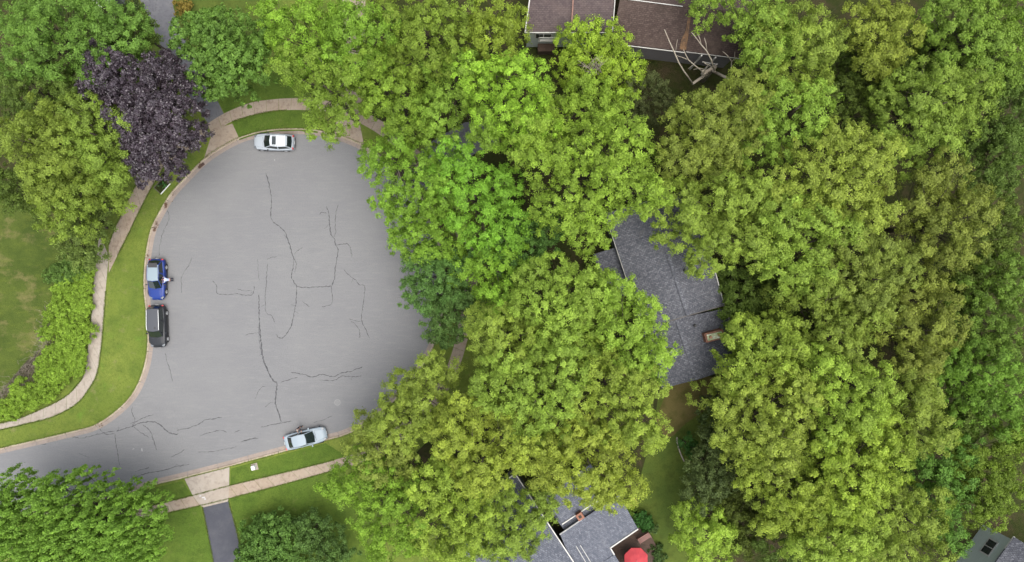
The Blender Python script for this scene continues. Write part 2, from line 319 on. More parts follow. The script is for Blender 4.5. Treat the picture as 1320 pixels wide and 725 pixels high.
M_SPOT = mat('pale_spot', (0.42,0.42,0.42), 0.9)

# ------------------------------------------------------------------ foliage generator
def rdirs(n, zmin=-1.0):
    z = rng.uniform(zmin, 1, n); a = rng.uniform(0, 2*np.pi, n); r = np.sqrt(1-z*z)
    return np.stack([r*np.cos(a), r*np.sin(a), z], 1)
def leaf_mesh(name, cen, nor, size, var, mat_, parent=None, color=(0.06,0.1,0.02), aspect=0.62):
    n = len(cen)
    nor = nor/np.linalg.norm(nor, axis=1, keepdims=True)
    rnd = rng.normal(size=(n,3)); t = np.cross(nor, rnd); t /= np.linalg.norm(t, axis=1, keepdims=True)+1e-9; b = np.cross(nor, t)
    s = size[:,None]; droop = -nor*s*0.12
    v = np.empty((n,4,3)); v[:,0] = cen-t*s*0.5+droop; v[:,1] = cen-b*s*0.5*aspect; v[:,2] = cen+t*s*0.5+droop; v[:,3] = cen+b*s*0.5*aspect
    me = bpy.data.meshes.new(name)
    me.vertices.add(4*n); me.vertices.foreach_set('co', v.reshape(-1).astype(np.float32))
    me.loops.add(4*n); me.loops.foreach_set('vertex_index', np.arange(4*n, dtype=np.int32))
    me.polygons.add(n); me.polygons.foreach_set('loop_start', np.arange(0, 4*n, 4, dtype=np.int32))
    me.update(calc_edges=True)
    at = me.attributes.new('leafvar', 'FLOAT_VECTOR', 'FACE'); at.data.foreach_set('vector', var.reshape(-1).astype(np.float32))
    me.materials.append(mat_)
    o = bpy.data.objects.new(name, me); COL.objects.link(o); o.color = (*color, 1)
    if parent: o.parent = parent
    return o
def foliage(name, lobes, sp, mat_, parent, color):
    """lobes: (n,4) x,y,z,r -> twig clumps -> leaves"""
    rs = sp['sub']; cl = []; cd = []; cr_ = []; cv = []
    for (x, y, z, r) in lobes:
        m = max(3, int(sp['nsub']*(r/rs)**2)); d = rdirs(m, sp.get('zmin', -0.15))
        rad = r*rng.uniform(0.70, 1.02, m)[:,None]
        pos = np.array([x,y,z])+d*rad*np.array([1,1,sp['flat']])
        if sp.get('spike'): pos[:,2] += rng.uniform(0, sp['spike'], m)*np.clip(d[:,2],0,1)
        cl.append(pos); cd.append(d); cr_.append(rs*rng.uniform(0.7,1.3,m)); cv.append(np.full(m, rng.uniform(0,1)))
    cl = np.concatenate(cl); cd = np.concatenate(cd); cr_ = np.concatenate(cr_); cv = np.concatenate(cv)
    m = len(cl); k = sp['leaves']; idx = np.repeat(np.arange(m), k); n = len(idx)
    d = rdirs(n, -0.35); el = np.array([1,1,sp.get('subel',1.0)])
    cen = cl[idx]+d*(cr_[idx]*(rng.uniform(0.15,1.1,n)**0.7)*(0.8+0.35*np.sin(d[:,0]*5+idx)*np.cos(d[:,1]*4+idx*1.7)))[:,None]*el
    nor = d*0.75+cd[idx]*0.95+np.array([0,0,0.25])+rng.normal(size=(n,3))*sp.get('mess',0.38)
    size = sp['leaf']*rng.uniform(0.6,1.35,n)
    cvar = rng.uniform(0,1,m)
    bri = np.clip(rng.uniform(0,1,n)*0.45+cvar[idx]*0.35+cv[idx]*0.2, 0, 1)
    yel = np.clip(rng.uniform(0,1,n)**2*0.9+cvar[idx]*0.5-0.1+sp.get('yel',0), 0, 1.6)
    return leaf_mesh(name, cen, nor, size, np.stack([bri, yel, rng.uniform(0,1,n)], 1), mat_, parent, color)
SPEC = {
 'oak':    dict(sub=0.46, nsub=1.55, leaves=115, leaf=0.160, flat=0.95, mess=0.5, lobe=(1.05,1.8), gap=1.35, yel=0.05, bough=(2.4,3.6)),
 'maple':  dict(sub=0.44, nsub=1.5, leaves=100, leaf=0.160, flat=0.90, mess=0.55, lobe=(0.95,1.65), gap=1.30, bough=(2.1,3.0)),
 'linden': dict(sub=0.34, nsub=1.5, leaves=55, leaf=0.23, flat=0.9, mess=0.7, lobe=(0.8,1.35), gap=1.0, bough=(1.8,1.0)),
 'purple': dict(sub=0.38, nsub=2.0, leaves=80, leaf=0.20, flat=0.8, mess=1.0, lobe=(0.8,1.4), gap=1.0, bough=(1.9,1.3)),
 'spiky':  dict(sub=0.24, nsub=1.2, leaves=70, leaf=0.165, flat=1.1, mess=0.6, lobe=(0.7,1.1), gap=0.85, subel=3.8, spike=2.6, bough=(2,1)),
 'soft':   dict(sub=0.42, nsub=1.3, leaves=100, leaf=0.17, flat=0.8, mess=1.0, lobe=(0.8,1.4), gap=1.05, bough=(1.6,1.2)),
 'pine':   dict(sub=0.34, nsub=1.1, leaves=85, leaf=0.14, flat=0.5, mess=1.0, lobe=(0.6,1.1), gap=1.0, bough=(1.6,.8)),
 'hedge':  dict(sub=0.24, nsub=1.4, leaves=75, leaf=0.12, flat=0.7, mess=1.0, lobe=(0.3,0.75), gap=0.42),
 'shrub':  dict(sub=0.20, nsub=1.3, leaves=60, leaf=0.15, flat=0.8, mess=0.9, lobe=(0.35,0.6), gap=0.40),
}
def darts(circs, gap, tries=2600, inner=1.0):
    pts = []; c = np.array(circs); x0_, x1_ = (c[:,0]-c[:,2]).min(), (c[:,0]+c[:,2]).max(); y0_, y1_ = (c[:,1]-c[:,2]).min(), (c[:,1]+c[:,2]).max()
    for _ in range(tries):
        x = rng.uniform(x0_, x1_); y = rng.uniform(y0_, y1_); e = 1e9
        for (cx, cy, r) in circs:
            ang = math.atan2(y-cy, x-cx); rr = r*inner*(1+0.13*math.sin(3*ang+cx)+0.09*math.sin(5*ang+cy*2))
            e = min(e, math.hypot(x-cx, y-cy)/rr)
        if e > 1: continue
        if all((x-a)**2+(y-b)**2 > gap*gap for a, b, _ in pts): pts.append((x, y, e))
    return pts
def tree(name, label, species, color, ztop, circles, group=None, cat='tree', depth=0.80, bare=0.0, mat_=None, trunk_m=None):
    sp = SPEC[species]; mat_ = mat_ or M_LEAF; trunk_m = trunk_m or M_BARK
    zc = ztop-1.5; W = []; hj = rng.normal(size=3)*np.array([.035,.05,.05]); color = tuple(float(c*(1+j)*(1+hj[1]*.8)*k) for c, j, k in zip(color, hj, (.95,.96,.86)))
    for (px, py, r) in circles:
        c = G(px, py, zc); W.append((c.x, c.y, r*S*(1-zc/H)))
    bx, by = W[0][0], W[0][1]; Rm = max(c[2] for c in W)
    root = empty(name, (bx, by, ZG), label, cat, group)
    circ = [(x-bx, y-by, max(0.3, r-sp['lobe'][0]*0.52)) for x, y, r in W]
    dz = depth*Rm*1.1; lobes = []
    lean = rng.uniform(-1,1,2)*0.03
    br_, bh_ = sp['bough']; bgs = [(x, y, rng.uniform(-0.5,0.7)) for x, y, e in darts(circ, br_*1.35, 700, 0.92)]
    def bough(x, y):
        t = min((math.hypot(x-a, y-b)/br_, -c) for a, b, c in bgs) if bgs else (0, 0)
        return -bh_*0.62*min(1.3, t[0])**2-t[1]
    for (x, y, e) in darts(circ, sp['gap']):
        r = rng.uniform(*sp['lobe'])*(1-0.12*e); z = ztop-ZG-r-dz*(1-math.sqrt(max(0,1-0.92*e*e)))+rng.uniform(-0.45,0.45)+bough(x, y)*min(1, Rm/4)+lean[0]*x+lean[1]*y
        if rng.uniform() < bare or (species in ('oak','maple') and rng.uniform() < 0.75*max(0, -bough(x, y)/bh_-0.62)*2.2): continue
        lobes.append((x, y, z, r))
    for (x, y, e) in darts(circ, sp['gap']*1.12, 1300, 0.95):    # a lower storey of the same crown
        r = rng.uniform(*sp['lobe'])*0.95; lobes.append((x, y, max(1.0, ztop-ZG-r-dz*(1.0-math.sqrt(max(0,1-0.9*e*e)))-(rng.uniform(1.6,3.0)-0.8*bough(x, y))*min(1,ztop/14)), r))
    lobes = np.array(lobes) if lobes else np.array([(0,0,ztop-1,0.8)])
    foliage('crown', lobes, sp, mat_, root, color)
    mb = MB(); zb = max(0.4, ztop-ZG-dz-Rm*0.85); tr = 0.03*ztop*0.62; fork = max(0.5, zb*0.75)
    mb.tube([(0,0,-0.05),(0.05,0,fork*0.4),(0,0.08,fork),(0.1,0,(fork+ztop)/2),(0,0,ztop-ZG-2.0 if ztop > 5 else ztop*0.6)], [tr*1.35,tr,tr*0.85,tr*0.5,tr*0.15], 8)
    for k, (x, y, z, r) in enumerate(lobes):
        t0 = min(0.9, max(0.0, rng.uniform(0.0,0.55))); zs = fork+(z-fork)*t0; 
        st = Vector((x*t0*0.12, y*t0*0.12, zs)); en = Vector((x,y,z+r*0.35)); mid = st.lerp(en, 0.5)+Vector((rng.normal()*0.25, rng.normal()*0.25, -0.10*math.hypot(x,y)))
        rr = tr*0.24
        mb.tube([st, mid, en], [rr, rr*0.6, rr*0.16], 5, cap=False)
        for _ in range(2):
            e2 = en+Vector(rng.normal(size=3))*r*0.55; mb.tube([mid.lerp(en, 0.6), e2], [rr*0.28, rr*0.08], 4, cap=False)
    mb.build('trunk', trunk_m, root, True)
    return root
# trees

YG = (0.250,0.330,0.056); YG2 = (0.208,0.302,0.054); YG4 = (0.250,0.315,0.046); OL = (0.195,0.268,0.052); OL2 = (0.196,0.250,0.050); LG = (0.238,0.360,0.048); BG = (0.178,0.318,0.042); MG = (0.130,0.230,0.046)
YG3 = (0.180,0.250,0.044); DG = (0.108,0.165,0.036); BLG = (0.105,0.205,0.055); GG = (0.085,0.115,0.050)
B = 'broadleaf_tree'
TREES = [
 # --- upper left group
 (B,'mid green tree filling the top left corner of the photo','maple',MG,15,[(35,30,62),(75,10,40)]),
 (B,'fresh green tree between the top left corner tree and the grey driveway','maple',MG,14,[(118,50,54),(140,20,34)]),
 (B,'small dark green tree beside the grey driveway at the top edge','soft',DG,9,[(172,38,26),(160,62,24)]),
 (B,'dark green tree on the left edge just below the top left corner tree','maple',DG,12,[(25,108,52),(80,110,30)]),
 (B,'yellow green tree touching the lower left flank of the purple tree','oak',YG3,14,[(105,168,50),(126,212,28),(90,140,34)]),
 (B,'yellow green tree on the left edge, level with the purple tree','oak',YG3,14.5,[(32,178,56),(60,215,42)]),
 (B,'yellow green tree whose crown reaches down to the pink pavement spur left of the road','oak',YG3,12,[(70,258,46),(104,245,30)]),
 (B,'dark green tree over the upper left corner of the shabby lawn','soft',DG,9,[(15,240,36)]),
 ('small_tree','small pale green tree between the shabby lawn and the pavement fork','soft',(0.156,0.204,0.058),6,[(108,290,30),(95,318,26)]),
 ('linden_tree','rounded green tree with large leaves over the drive beside the purple tree','linden',(0.118,0.208,0.042),13,[(272,56,60),(302,74,46),(248,45,38)]),
 # --- top centre
 (B,'bright green tree whose lower edge overhangs the silver crossover car','maple',BG,16,[(415,108,50),(414,146,28),(378,86,34)]),
 (B,'bright green tree on the top edge right of the large leaved round tree','maple',BG,15.5,[(375,32,52),(345,15,24)]),
 (B,'green tree on the top edge in the middle of the upper woods','maple',BG,16,[(455,38,56)]),
 (B,'green tree on the top edge left of the brown roofed house','maple',(0.185,0.290,0.044),16.5,[(545,32,62)]),
 (B,'yellowish green tree touching the left end of the brown roof','maple',(0.205,0.300,0.046),15,[(630,38,46),(655,15,26)]),
 (B,'green tree leaning over the kerb at the upper right of the turning circle','maple',BG,15,[(500,112,48),(525,150,36),(480,80,34)]),
 (B,'bright green tree covering the upper right rim of the turning circle','maple',BG,14,[(500,200,42),(535,235,44),(510,260,32)]),
 (B,'green tree above the grey drive gap in the middle of the upper woods','maple',(0.175,0.280,0.044),15,[(585,95,48),(565,140,42),(625,165,24)]),
 (B,'pale lime green tree below the left end of the brown roof','maple',LG,17,[(650,115,60),(620,90,36),(690,150,40)]),
 ('small_tree','lime green tree growing in front of the brown roof and hiding its middle','maple',LG,11,[(766,60,44),(750,80,32),(798,92,36),(746,36,18)]),
 (B,'largest lime green crown, upper left of the grey shingled house','maple',LG,18,[(775,215,78),(745,260,58),(805,180,50),(700,190,50),(828,245,38)]),
 (B,'lime green tree wedged above the largest lime green crown','maple',LG,15,[(760,130,42),(715,140,34),(800,145,32)]),
 (B,'green tree with a gap to bare soil on its right, right of the turning circle','maple',BG,14,[(610,250,58),(580,215,40),(640,290,40)]),
 (B,'mid green tree hanging over the right rim of the turning circle','maple',BG,12,[(560,290,46),(530,305,30)]),
 (B,'bluish green tree at the rightmost rim of the turning circle','soft',BLG,10,[(568,352,46),(545,375,32)]),
 (B,'bluish green tree over the pavement at the right of the turning circle','soft',BLG,9,[(585,400,38),(568,425,24)]),
 (B,'dull bluish tree between the lime green crown and the yellow green oaks','soft',BLG,11,[(690,300,40),(650,325,34)]),
 (B,'fresh green tree at the left of the yellow green oaks beside the front walk','maple',BG,12,[(640,350,42),(610,340,30),(645,385,34)]),
 ('feathery_tree','feathery grey green tree under the dead branches','pine',GG,9,[(822,118,42),(790,100,28),(850,130,26)]),
 # --- centre bottom oaks
 (B,'yellow green oak at the left side of the grey shingled house','oak',(0.220,0.322,0.056),16,[(725,405,62),(700,375,46),(760,380,44)]),
 (B,'yellow green oak overhanging the lower left eave of the grey shingled house','oak',(0.220,0.322,0.056),15,[(810,425,54),(835,460,42),(790,390,36)]),
 (B,'yellow green oak beside the short stretch of pink pavement','oak',(0.220,0.322,0.056),15.5,[(655,445,52),(625,420,26)]),
 (B,'yellow green oak pointing at the lawn below the grey shingled house','oak',(0.220,0.322,0.056),16,[(800,520,58),(835,555,34),(760,490,52)]),
 (B,'yellow green oak in the very middle of the lower woods','oak',(0.220,0.322,0.056),17,[(690,520,62),(720,475,48),(650,500,44)]),
 (B,'olive green oak at the lower right rim of the turning circle','oak',YG2,14,[(540,520,48),(512,545,40),(560,480,26)]),
 (B,'yellow green oak above the slate blue roof with the small chimney','oak',YG,15,[(760,600,62),(800,628,40),(728,600,48),(772,640,26)]),
 (B,'yellow green oak left of the slate blue roof','oak',YG,16,[(620,600,62),(660,570,48),(590,560,46)]),
 (B,'olive green tree at the pavement end right of the silver sedan','oak',YG2,12,[(478,572,38),(500,600,38)]),
 (B,'bright green tree on the bottom edge right of the dark round bush','maple',BG,13,[(480,645,54),(440,630,34),(500,690,50)]),
 (B,'yellow green tree on the bottom edge left of the slate blue roof','oak',YG,14,[(590,680,48),(560,640,44),(560,700,40)]),
 (B,'yellow green tree covering the left wing of the slate blue roof','oak',YG2,11,[(655,695,42),(690,672,30),(640,655,28),(703,652,22),(600,705,40)]),
 # --- right of the grey house, dark low trees
 (B,'dark green bush like tree against the right eave of the grey shingled house','soft',DG,8,[(955,400,32),(950,360,26),(965,440,30)]),
 (B,'dull green tree on the right edge of the lawn strip','soft',(0.094,0.139,0.048),9,[(925,610,34),(908,640,22),(938,575,32)]),
 ('small_tree','dark glossy small tree beside the pale garden edging','soft',(0.046,0.115,0.026),5,[(890,577,15)]),
 (B,'dark green tree under the oaks where the lawn strip meets the right woods','soft',(0.073,0.123,0.042),8,[(932,535,26),(955,520,26)]),
 (B,'yellow green young oak at the foot of the lawn strip on the bottom edge','oak',YG,10,[(908,690,34),(925,715,32)]),
 (B,'dark green tree on the bottom edge right of the young oak','soft',DG,7,[(955,690,34),(945,655,28)]),
 # --- right woods
 (B,'oak with thick billowing crown right of the dead branches','oak',YG2,17,[(935,160,62),(900,190,42),(965,120,42)]),
 (B,'oak overhanging the upper right eave of the grey shingled house','oak',YG2,16.5,[(945,265,64),(890,272,44),(985,310,42),(925,322,30)]),
 (B,'green oak over the right end of the brown roof on the top edge','oak',(0.200,0.290,0.050),15,[(985,20,42),(1000,55,36),(922,-14,26)]),
 (B,'oak on the top edge, second right of the brown roof','oak',YG2,16,[(1045,48,62)]),
 (B,'oak in the right woods just below the second top edge oak','oak',YG2,15.5,[(1035,135,50),(1000,170,38)]),
 (B,'large rounded oak with the brightest crown in the upper right woods','oak',YG,18,[(1105,215,66),(1060,230,52),(1140,250,44)]),
 (B,'oak with a crown scarred by bare twigs near the upper right corner','oak',OL,16,[(1225,130,66),(1190,170,42),(1270,110,40)]),
 (B,'oak on the top edge midway between brown roof and right corner','oak',(0.200,0.285,0.050),15,[(1150,35,54)]),
 (B,'green oak touching the top right corner','oak',(0.190,0.280,0.050),15,[(1268,28,60),(1310,60,40),(1310,10,40)]),
 (B,'oak with dense clumps in the centre of the right woods','oak',YG2,17,[(1050,320,62),(1020,285,42),(1085,290,40)]),
 (B,'brownish olive oak close to the right edge in the upper half','oak',OL2,15.5,[(1240,285,64),(1215,240,44)]),
 (B,'olive oak just right of the centre of the right woods','oak',OL,16,[(1140,360,62),(1120,320,42)]),
 (B,'dark green tree on the right edge in the upper third','soft',DG,10,[(1300,185,44),(1290,225,36),(1312,120,40)]),
 (B,'dark leafy tree on the right edge halfway up','soft',DG,10,[(1305,285,36),(1285,330,34)]),
 (B,'yellow green oak right of the chimney of the grey shingled house','oak',YG,16,[(1002,455,54),(972,486,30)]),
 (B,'olive oak with a dark gap on its left in the right woods','oak',OL,15.5,[(1090,430,56),(1060,385,40)]),
 (B,'brownish olive oak in the right woods beside the fresh green trees','oak',OL2,15,[(1200,440,58),(1215,395,42)]),
 (B,'bright yellow green oak facing the lawn strip','oak',YG,17,[(995,560,64),(960,530,38),(1030,520,46)]),
 (B,'yellow green oak in the middle of the lower right woods','oak',YG,17,[(1110,525,62),(1080,490,42)]),
 (B,'yellow green oak above the bottom edge of the right woods','oak',YG,16.5,[(1120,620,66),(1160,580,44)]),
 (B,'olive oak between the lower right oaks and the fresh green trees','oak',OL,15,[(1190,520,50),(1210,560,40)]),
 (B,'yellow green oak on the bottom edge of the right woods','oak',YG,14.5,[(1035,655,58),(1000,630,34)]),
 (B,'yellow green oak on the bottom edge, right of the middle of the right woods','oak',YG,14,[(1100,700,50),(1050,710,36)]),
 (B,'yellow green oak on the bottom edge left of the pale walled house','oak',YG2,14,[(1185,680,52),(1160,715,34),(1215,715,28)]),
 (B,'fresh green tree on the right edge just below mid height','maple',(0.125,0.208,0.035),12,[(1290,400,50),(1310,355,36),(1312,440,30)]),
 (B,'fresh green tree on the right edge in the lower third','maple',(0.125,0.213,0.035),13,[(1285,495,58),(1310,540,36)]),
 (B,'fresh green tree overhanging the pale walled house','maple',(0.146,0.223,0.031),12,[(1290,610,54),(1298,648,40),(1318,570,34)]),
 (B,'green tree left of the window of the pale walled house','maple',(0.114,0.195,0.042),11,[(1232,625,46),(1228,668,36),(1240,590,34),(1235,700,26)]),
 (B,'dark understorey tree showing between the oaks of the upper right woods','soft',DG,10,[(1100,130,50),(1150,100,40)]),
 (B,'dark understorey tree showing in the gap between grey house and right woods','soft',DG,9,[(1010,385,46),(1030,420,40)]),
 (B,'dark understorey tree showing near the bottom of the right woods','soft',DG,8,[(1050,600,40),(1020,700,40)]),
 (B,'dark green tree in the very top right corner behind the oaks','soft',DG,10,[(1300,90,44),(1250,70,44)]),
 (B,'dark understorey tree below the top edge oaks of the right woods','soft',DG,9,[(1190,70,44),(1090,75,40)]),
 (B,'dull green understorey tree near the right edge between olive oaks and fresh green trees','soft',DG,9,[(1250,370,40),(1250,450,40),(1245,540,36)]),
 # --- lower left
 ('maple_tree','bright green tree with upright shoots filling the bottom left corner','spiky',(0.169,0.313,0.048),12,[(80,705,92),(152,694,50),(18,680,58),(72,645,32)]),
 ('round_shrub','large round green bush on the bottom edge right of the dark driveway','linden',(0.094,0.171,0.042),5,[(355,708,44),(330,720,30)]),
 ('round_shrub','round dark green bush behind the large one on the bottom edge','soft',(0.094,0.164,0.046),5.5,[(400,688,26),(425,715,28)]),
]
for (nm, lb, spc, colr, zt, cs) in TREES:
    tree(nm, lb, spc, colr, zt, cs, None, 'shrub' if nm == 'round_shrub' else 'tree')
tree('purple_leaved_tree', 'dark purple leaved tree left of the turning circle', 'purple', (0.060,0.047,0.060), 13, [(179,140,60),(142,100,44),(186,192,40),(208,152,44),(133,82,30),(198,106,42),(158,138,44)], None, 'tree', mat_=M_LEAFP)

# ------------------------------------------------------------------ dead tree by the brown roof, hedge, shrubs
def Gz(p): return G(*p)
dt = empty('dead_tree', G(905,104,0)+Vector((0,0,ZG)), 'leafless bleached dead tree reaching over the brown roof', 'tree')
def rel(o, pts): return [Vector(p)-Vector(o.location) for p in pts]
DB = [ ([(893,108,6.5),(881,91,8.0),(875,81,8.8),(869,67,9.6),(863,54,10.2),(856.5,38,10.8)],[.15,.14,.13,.12,.11,.07]),
       ([(921,92,7.0),(916.5,76.5,8.6),(911,66,9.2),(904,58,9.6),(898,50,10.0),(891.5,42,10.4)],[.14,.13,.11,.10,.08,.05]),
       ([(904,58,9.6),(902,50,10.0),(899.5,44,10.4)],[.08,.07,.04]), ([(911,65,9.2),(910,56,9.8),(908,49,10.2)],[.08,.07,.04]),
       ([(905,92,7.2),(896,85,7.9),(887.5,77.5,8.4),(884,71,8.9),(881,64,9.3)],[.13,.11,.10,.09,.05]), ([(887.5,77.5,8.4),(879,74,8.7),(872,72,9.0)],[.08,.06,.04]),
       ([(907,95,7.0),(912,84,7.6),(906,79,7.9)],[.09,.07,.04]), ([(922,90,7.1),(914,84,7.7),(908,82,8.0)],[.07,.06,.03]),
       ([(887,89,7.6),(893,84,7.9),(896,80,8.2)],[.06,.05,.03]), ([(894,90,7.2),(902,88,7.5),(909,90,7.4)],[.06,.06,.05]), ([(871,66,9.6),(872,58,10),(873.5,51,10.3)],[.06,.05,.03]),
       ([(942,103,6.5),(942.5,92,7.4),(943,79,8.2),(938,72,8.8),(931.5,66.5,9.2)],[.11,.10,.09,.07,.04]), ([(943,80,8.2),(947,76,8.5),(947.3,67,9.0)],[.07,.06,.04]), ([(935,69,9.0),(940,75,8.8)],[.04,.05])]
for pts, rad in DB:
    mb = MB(); mb.tube(rel(dt, [G(*p) for p in pts]), [r*0.55 for r in rad], 7); mb.build('limb', M_DEAD, dt, True)
mb = MB(); mb.tube([(0,0,0),(0.05,0.1,2.5),(0,0,5.0)]+rel(dt, [G(905,96,6.4)]), [.34,.28,.22,.17], 9)
for q in [(893,108,6.5),(921,92,7.0),(905,92,7.2),(942,103,6.5),(907,95,7.0)]:
    mb.tube([(0,0,3.6)]+rel(dt, [G(*q)]), [.18,.13], 7)
mb.build('trunk', M_DEAD, dt, True)
# pale twigs showing out of living crowns
for (name, lab, base, tips) in [
  ('bare_snag', 'spray of pale bare twigs poking out below the lime green tree by the brown roof', (778,100,8), [(745,78,12.6),(752,86,12.4),(762,74,12.9),(768,84,12.7),(757,92,12.2),(775,78,12.8)])]:
    r0 = empty(name, G(base[0], base[1], 0)+Vector((0,0,ZG)), lab, 'dead branches')
    m1 = MB(); top = rel(r0, [G(*base)])[0]; m1.tube([(0,0,0), top], [.14,.10], 7); m1.build('trunk', M_BARK, r0, True)
    for t_ in tips:
        m2 = MB(); e = rel(r0, [G(*t_)])[0]; md = top.lerp(e, 0.55)+Vector((random.uniform(-.3,.3), random.uniform(-.3,.3), .2))
        m2.tube([top, md, e], [.045,.03,.012], 5)
        for _ in range(7):
            a_ = md.lerp(e, random.uniform(0.1,0.8)); m2.tube([a_, a_+Vector((random.uniform(-.9,.9), random.uniform(-.9,.9), random.uniform(0,.4)))], [.02,.007], 4)
        m2.build('limb', M_DEAD, r0, True)

def shrub(name, label, pts, color, h, cat='shrub', spec='shrub', group=None, z0=ZG, mat_=None):
    """pts: plan circles (px,py,r px)"""
    sp = dict(SPEC[spec]); W = [(G(x,y,h*.6).x, G(x,y,h*.6).y, r*S*(1-h*.6/H)) for x,y,r in pts]; bx, by = W[0][:2]
    root = empty(name, (bx,by,z0), label, cat, group)
    lobes = []
    for (x,y,e) in darts([(x-bx,y-by,max(.12,r-sp['lobe'][0]*.5)) for x,y,r in W], sp['gap'], 2500):
        r = rng.uniform(*sp['lobe']); zt = h*(1-.35*e*e)*rng.uniform(.8,1.08); r = min(r, h*.5); lobes.append((x,y,max(r*.7, zt-r),r))
        if zt > 1.1: lobes.append((x,y,zt*.4,r))
    foliage('crown', lobes, sp, mat_ or M_LEAF, root, color)
    mb = MB()
    for (x,y,z,r) in lobes[::2]: mb.tube([(x*.35,y*.35,-.02),(x*.7,y*.7,z*.5),(x,y,z)], [.035,.025,.01], 5)
    mb.build('stem', M_BARK, root, True); return root
HG = (0.215,0.335,0.045)
shrub('hedge', 'overgrown yellow green hedge between the shabby lawn and the curved pavement', [(58,428,10),(52,470,10),(66,410,10),(22,498,10),(95,425,24),(92,370,25),(106,352,16),(80,385,14),(88,400,22),(86,450,20),(96,470,14),(78,480,18),(62,497,18),(44,508,16),(24,520,14),(8,528,13),(-12,532,14),(70,462,14),(100,395,17)], HG, 1.7, 'hedge', 'hedge')
shrub('hedge', 'bluish green end of hedge just below the small pale tree at the pavement fork', [(100,340,17),(85,350,14),(70,356,12)], (0.115,0.20,0.045), 2.0, 'hedge', 'hedge')
mb = MB(); db = empty('dead_brush', G(58,445,0)+Vector((0,0,ZG)), 'grey dead brush along the shabby lawn side of the hedge', 'brush')
for k in range(520):
    t = random.random(); line = [(68,398),(58,425),(62,445),(45,470),(30,490),(12,505),(0,512)]; u = t*(len(line)-1); i_ = min(int(u), len(line)-2); f = u-i_
    x = line[i_][0]*(1-f)+line[i_+1][0]*f+random.gauss(0,4); y = line[i_][1]*(1-f)+line[i_+1][1]*f+random.gauss(0,5)
    p = rel(db, [G(x,y,0)])[0]; p.z = 0; d1 = Vector((random.gauss(0,.4), random.gauss(0,.4), random.uniform(.3,1.0)))
    mb.tube([p, p+d1*.6+Vector((0,0,.1)), p+d1+Vector((random.gauss(0,.2),random.gauss(0,.2),0))], [.012,.009,.005], 4, cap=False)
mb.build('twigs', noisy('dead_twigs', [(0.30,0.26,0.21), ((0.2,0.16,0.13),3,.4,.7,3,1,ONE)]), db)
shrub('round_shrub', 'small olive shrub with ochre leaves at the head of the faded driveway', [(235,9,11)], (0.20,0.16,0.035), 1.2)
shrub('flowering_shrub', 'dark low shrub on the left side of the faded driveway at the top edge', [(170,12,12),(176,24,9)], (0.07,0.10,0.035), 1.0)

# ------------------------------------------------------------------ houses
def roof_mat(name, a, b, c, scale=7.0, stain=None, ang=0.0):
    m = mat(name, a, 0.92, spec=0.2); t = m.node_tree; N = t.nodes; L = t.links; p = N['Principled BSDF']
    tc = N.new('ShaderNodeTexCoord'); mp = N.new('ShaderNodeMapping'); mp.inputs['Rotation'].default_value = (0,0,ang); L.new(tc.outputs['Object'], mp.inputs[0])
    br = N.new('ShaderNodeTexBrick'); br.inputs['Scale'].default_value = 1; br.inputs['Brick Width'].default_value = 0.33; br.inputs['Row Height'].default_value = 0.17; br.inputs['Mortar Size'].default_value = 0.012
    br.inputs['Color1'].default_value = (*a,1); br.inputs['Color2'].default_value = (*b,1); br.inputs['Mortar'].default_value = (a[0]*.45,a[1]*.45,a[2]*.45,1); L.new(mp.outputs[0], br.inputs[0])
    br.offset_frequency = 2; br.inputs['Bias'].default_value = 0.0
    n = N.new('ShaderNodeTexNoise'); n.inputs['Scale'].default_value = scale; n.inputs['Detail'].default_value = 5; L.new(mp.outputs[0], n.inputs['Vector'])
    r = N.new('ShaderNodeMapRange'); r.inputs['From Min'].default_value = .47; r.inputs['From Max'].default_value = .66; L.new(n.outputs['Fac'], r.inputs['Value'])
    x = N.new('ShaderNodeMix'); x.data_type = 'RGBA'; L.new(r.outputs[0], x.inputs[0]); L.new(br.outputs[0], x.inputs[6]); x.inputs[7].default_value = (*c,1); cur = x.outputs[2]
    for (col, sc_, lo, hi) in (stain or []):
        n2 = N.new('ShaderNodeTexNoise'); n2.inputs['Scale'].default_value = sc_; n2.inputs['Detail'].default_value = 7; n2.inputs['Roughness'].default_value = .7; L.new(tc.outputs['Object'], n2.inputs['Vector'])
        r2 = N.new('ShaderNodeMapRange'); r2.inputs['From Min'].default_value = lo; r2.inputs['From Max'].default_value = hi; L.new(n2.outputs['Fac'], r2.inputs['Value'])
        x2 = N.new('ShaderNodeMix'); x2.data_type = 'RGBA'; L.new(r2.outputs[0], x2.inputs[0]); L.new(cur, x2.inputs[6]); x2.inputs[7].default_value = (*col,1); cur = x2.outputs[2]
    L.new(cur, p.inputs['Base Color'])
    bp = N.new('ShaderNodeBump'); bp.inputs['Strength'].default_value = .5; bp.inputs['Distance'].default_value = .02; L.new(br.outputs['Fac'], bp.inputs['Height']); bp.invert = True; L.new(bp.outputs[0], p.inputs['Normal'])
    return m
M_RGREY = roof_mat('grey_shingles', (0.085,0.088,0.102), (0.155,0.158,0.176), (0.060,0.062,0.076), 5, [((0.14,0.142,0.15),.7,.58,.8),((0.06,0.055,0.05),.35,.62,.78)], R(-18.4))
M_RSLATE = roof_mat('slate_blue_shingles', (0.092,0.100,0.122), (0.155,0.162,0.188), (0.070,0.076,0.095), 5, [((0.15,0.155,0.17),.9,.58,.75)], R(34))
M_RBROWN = roof_mat('brown_shingles', (0.062,0.043,0.038), (0.088,0.064,0.056), (0.048,0.034,0.030), 3, [((0.095,0.070,0.058),.25,.50,.75),((0.035,0.028,0.022),.45,.56,.75),((0.23,0.17,0.12),1.3,.68,.8)], R(-7))
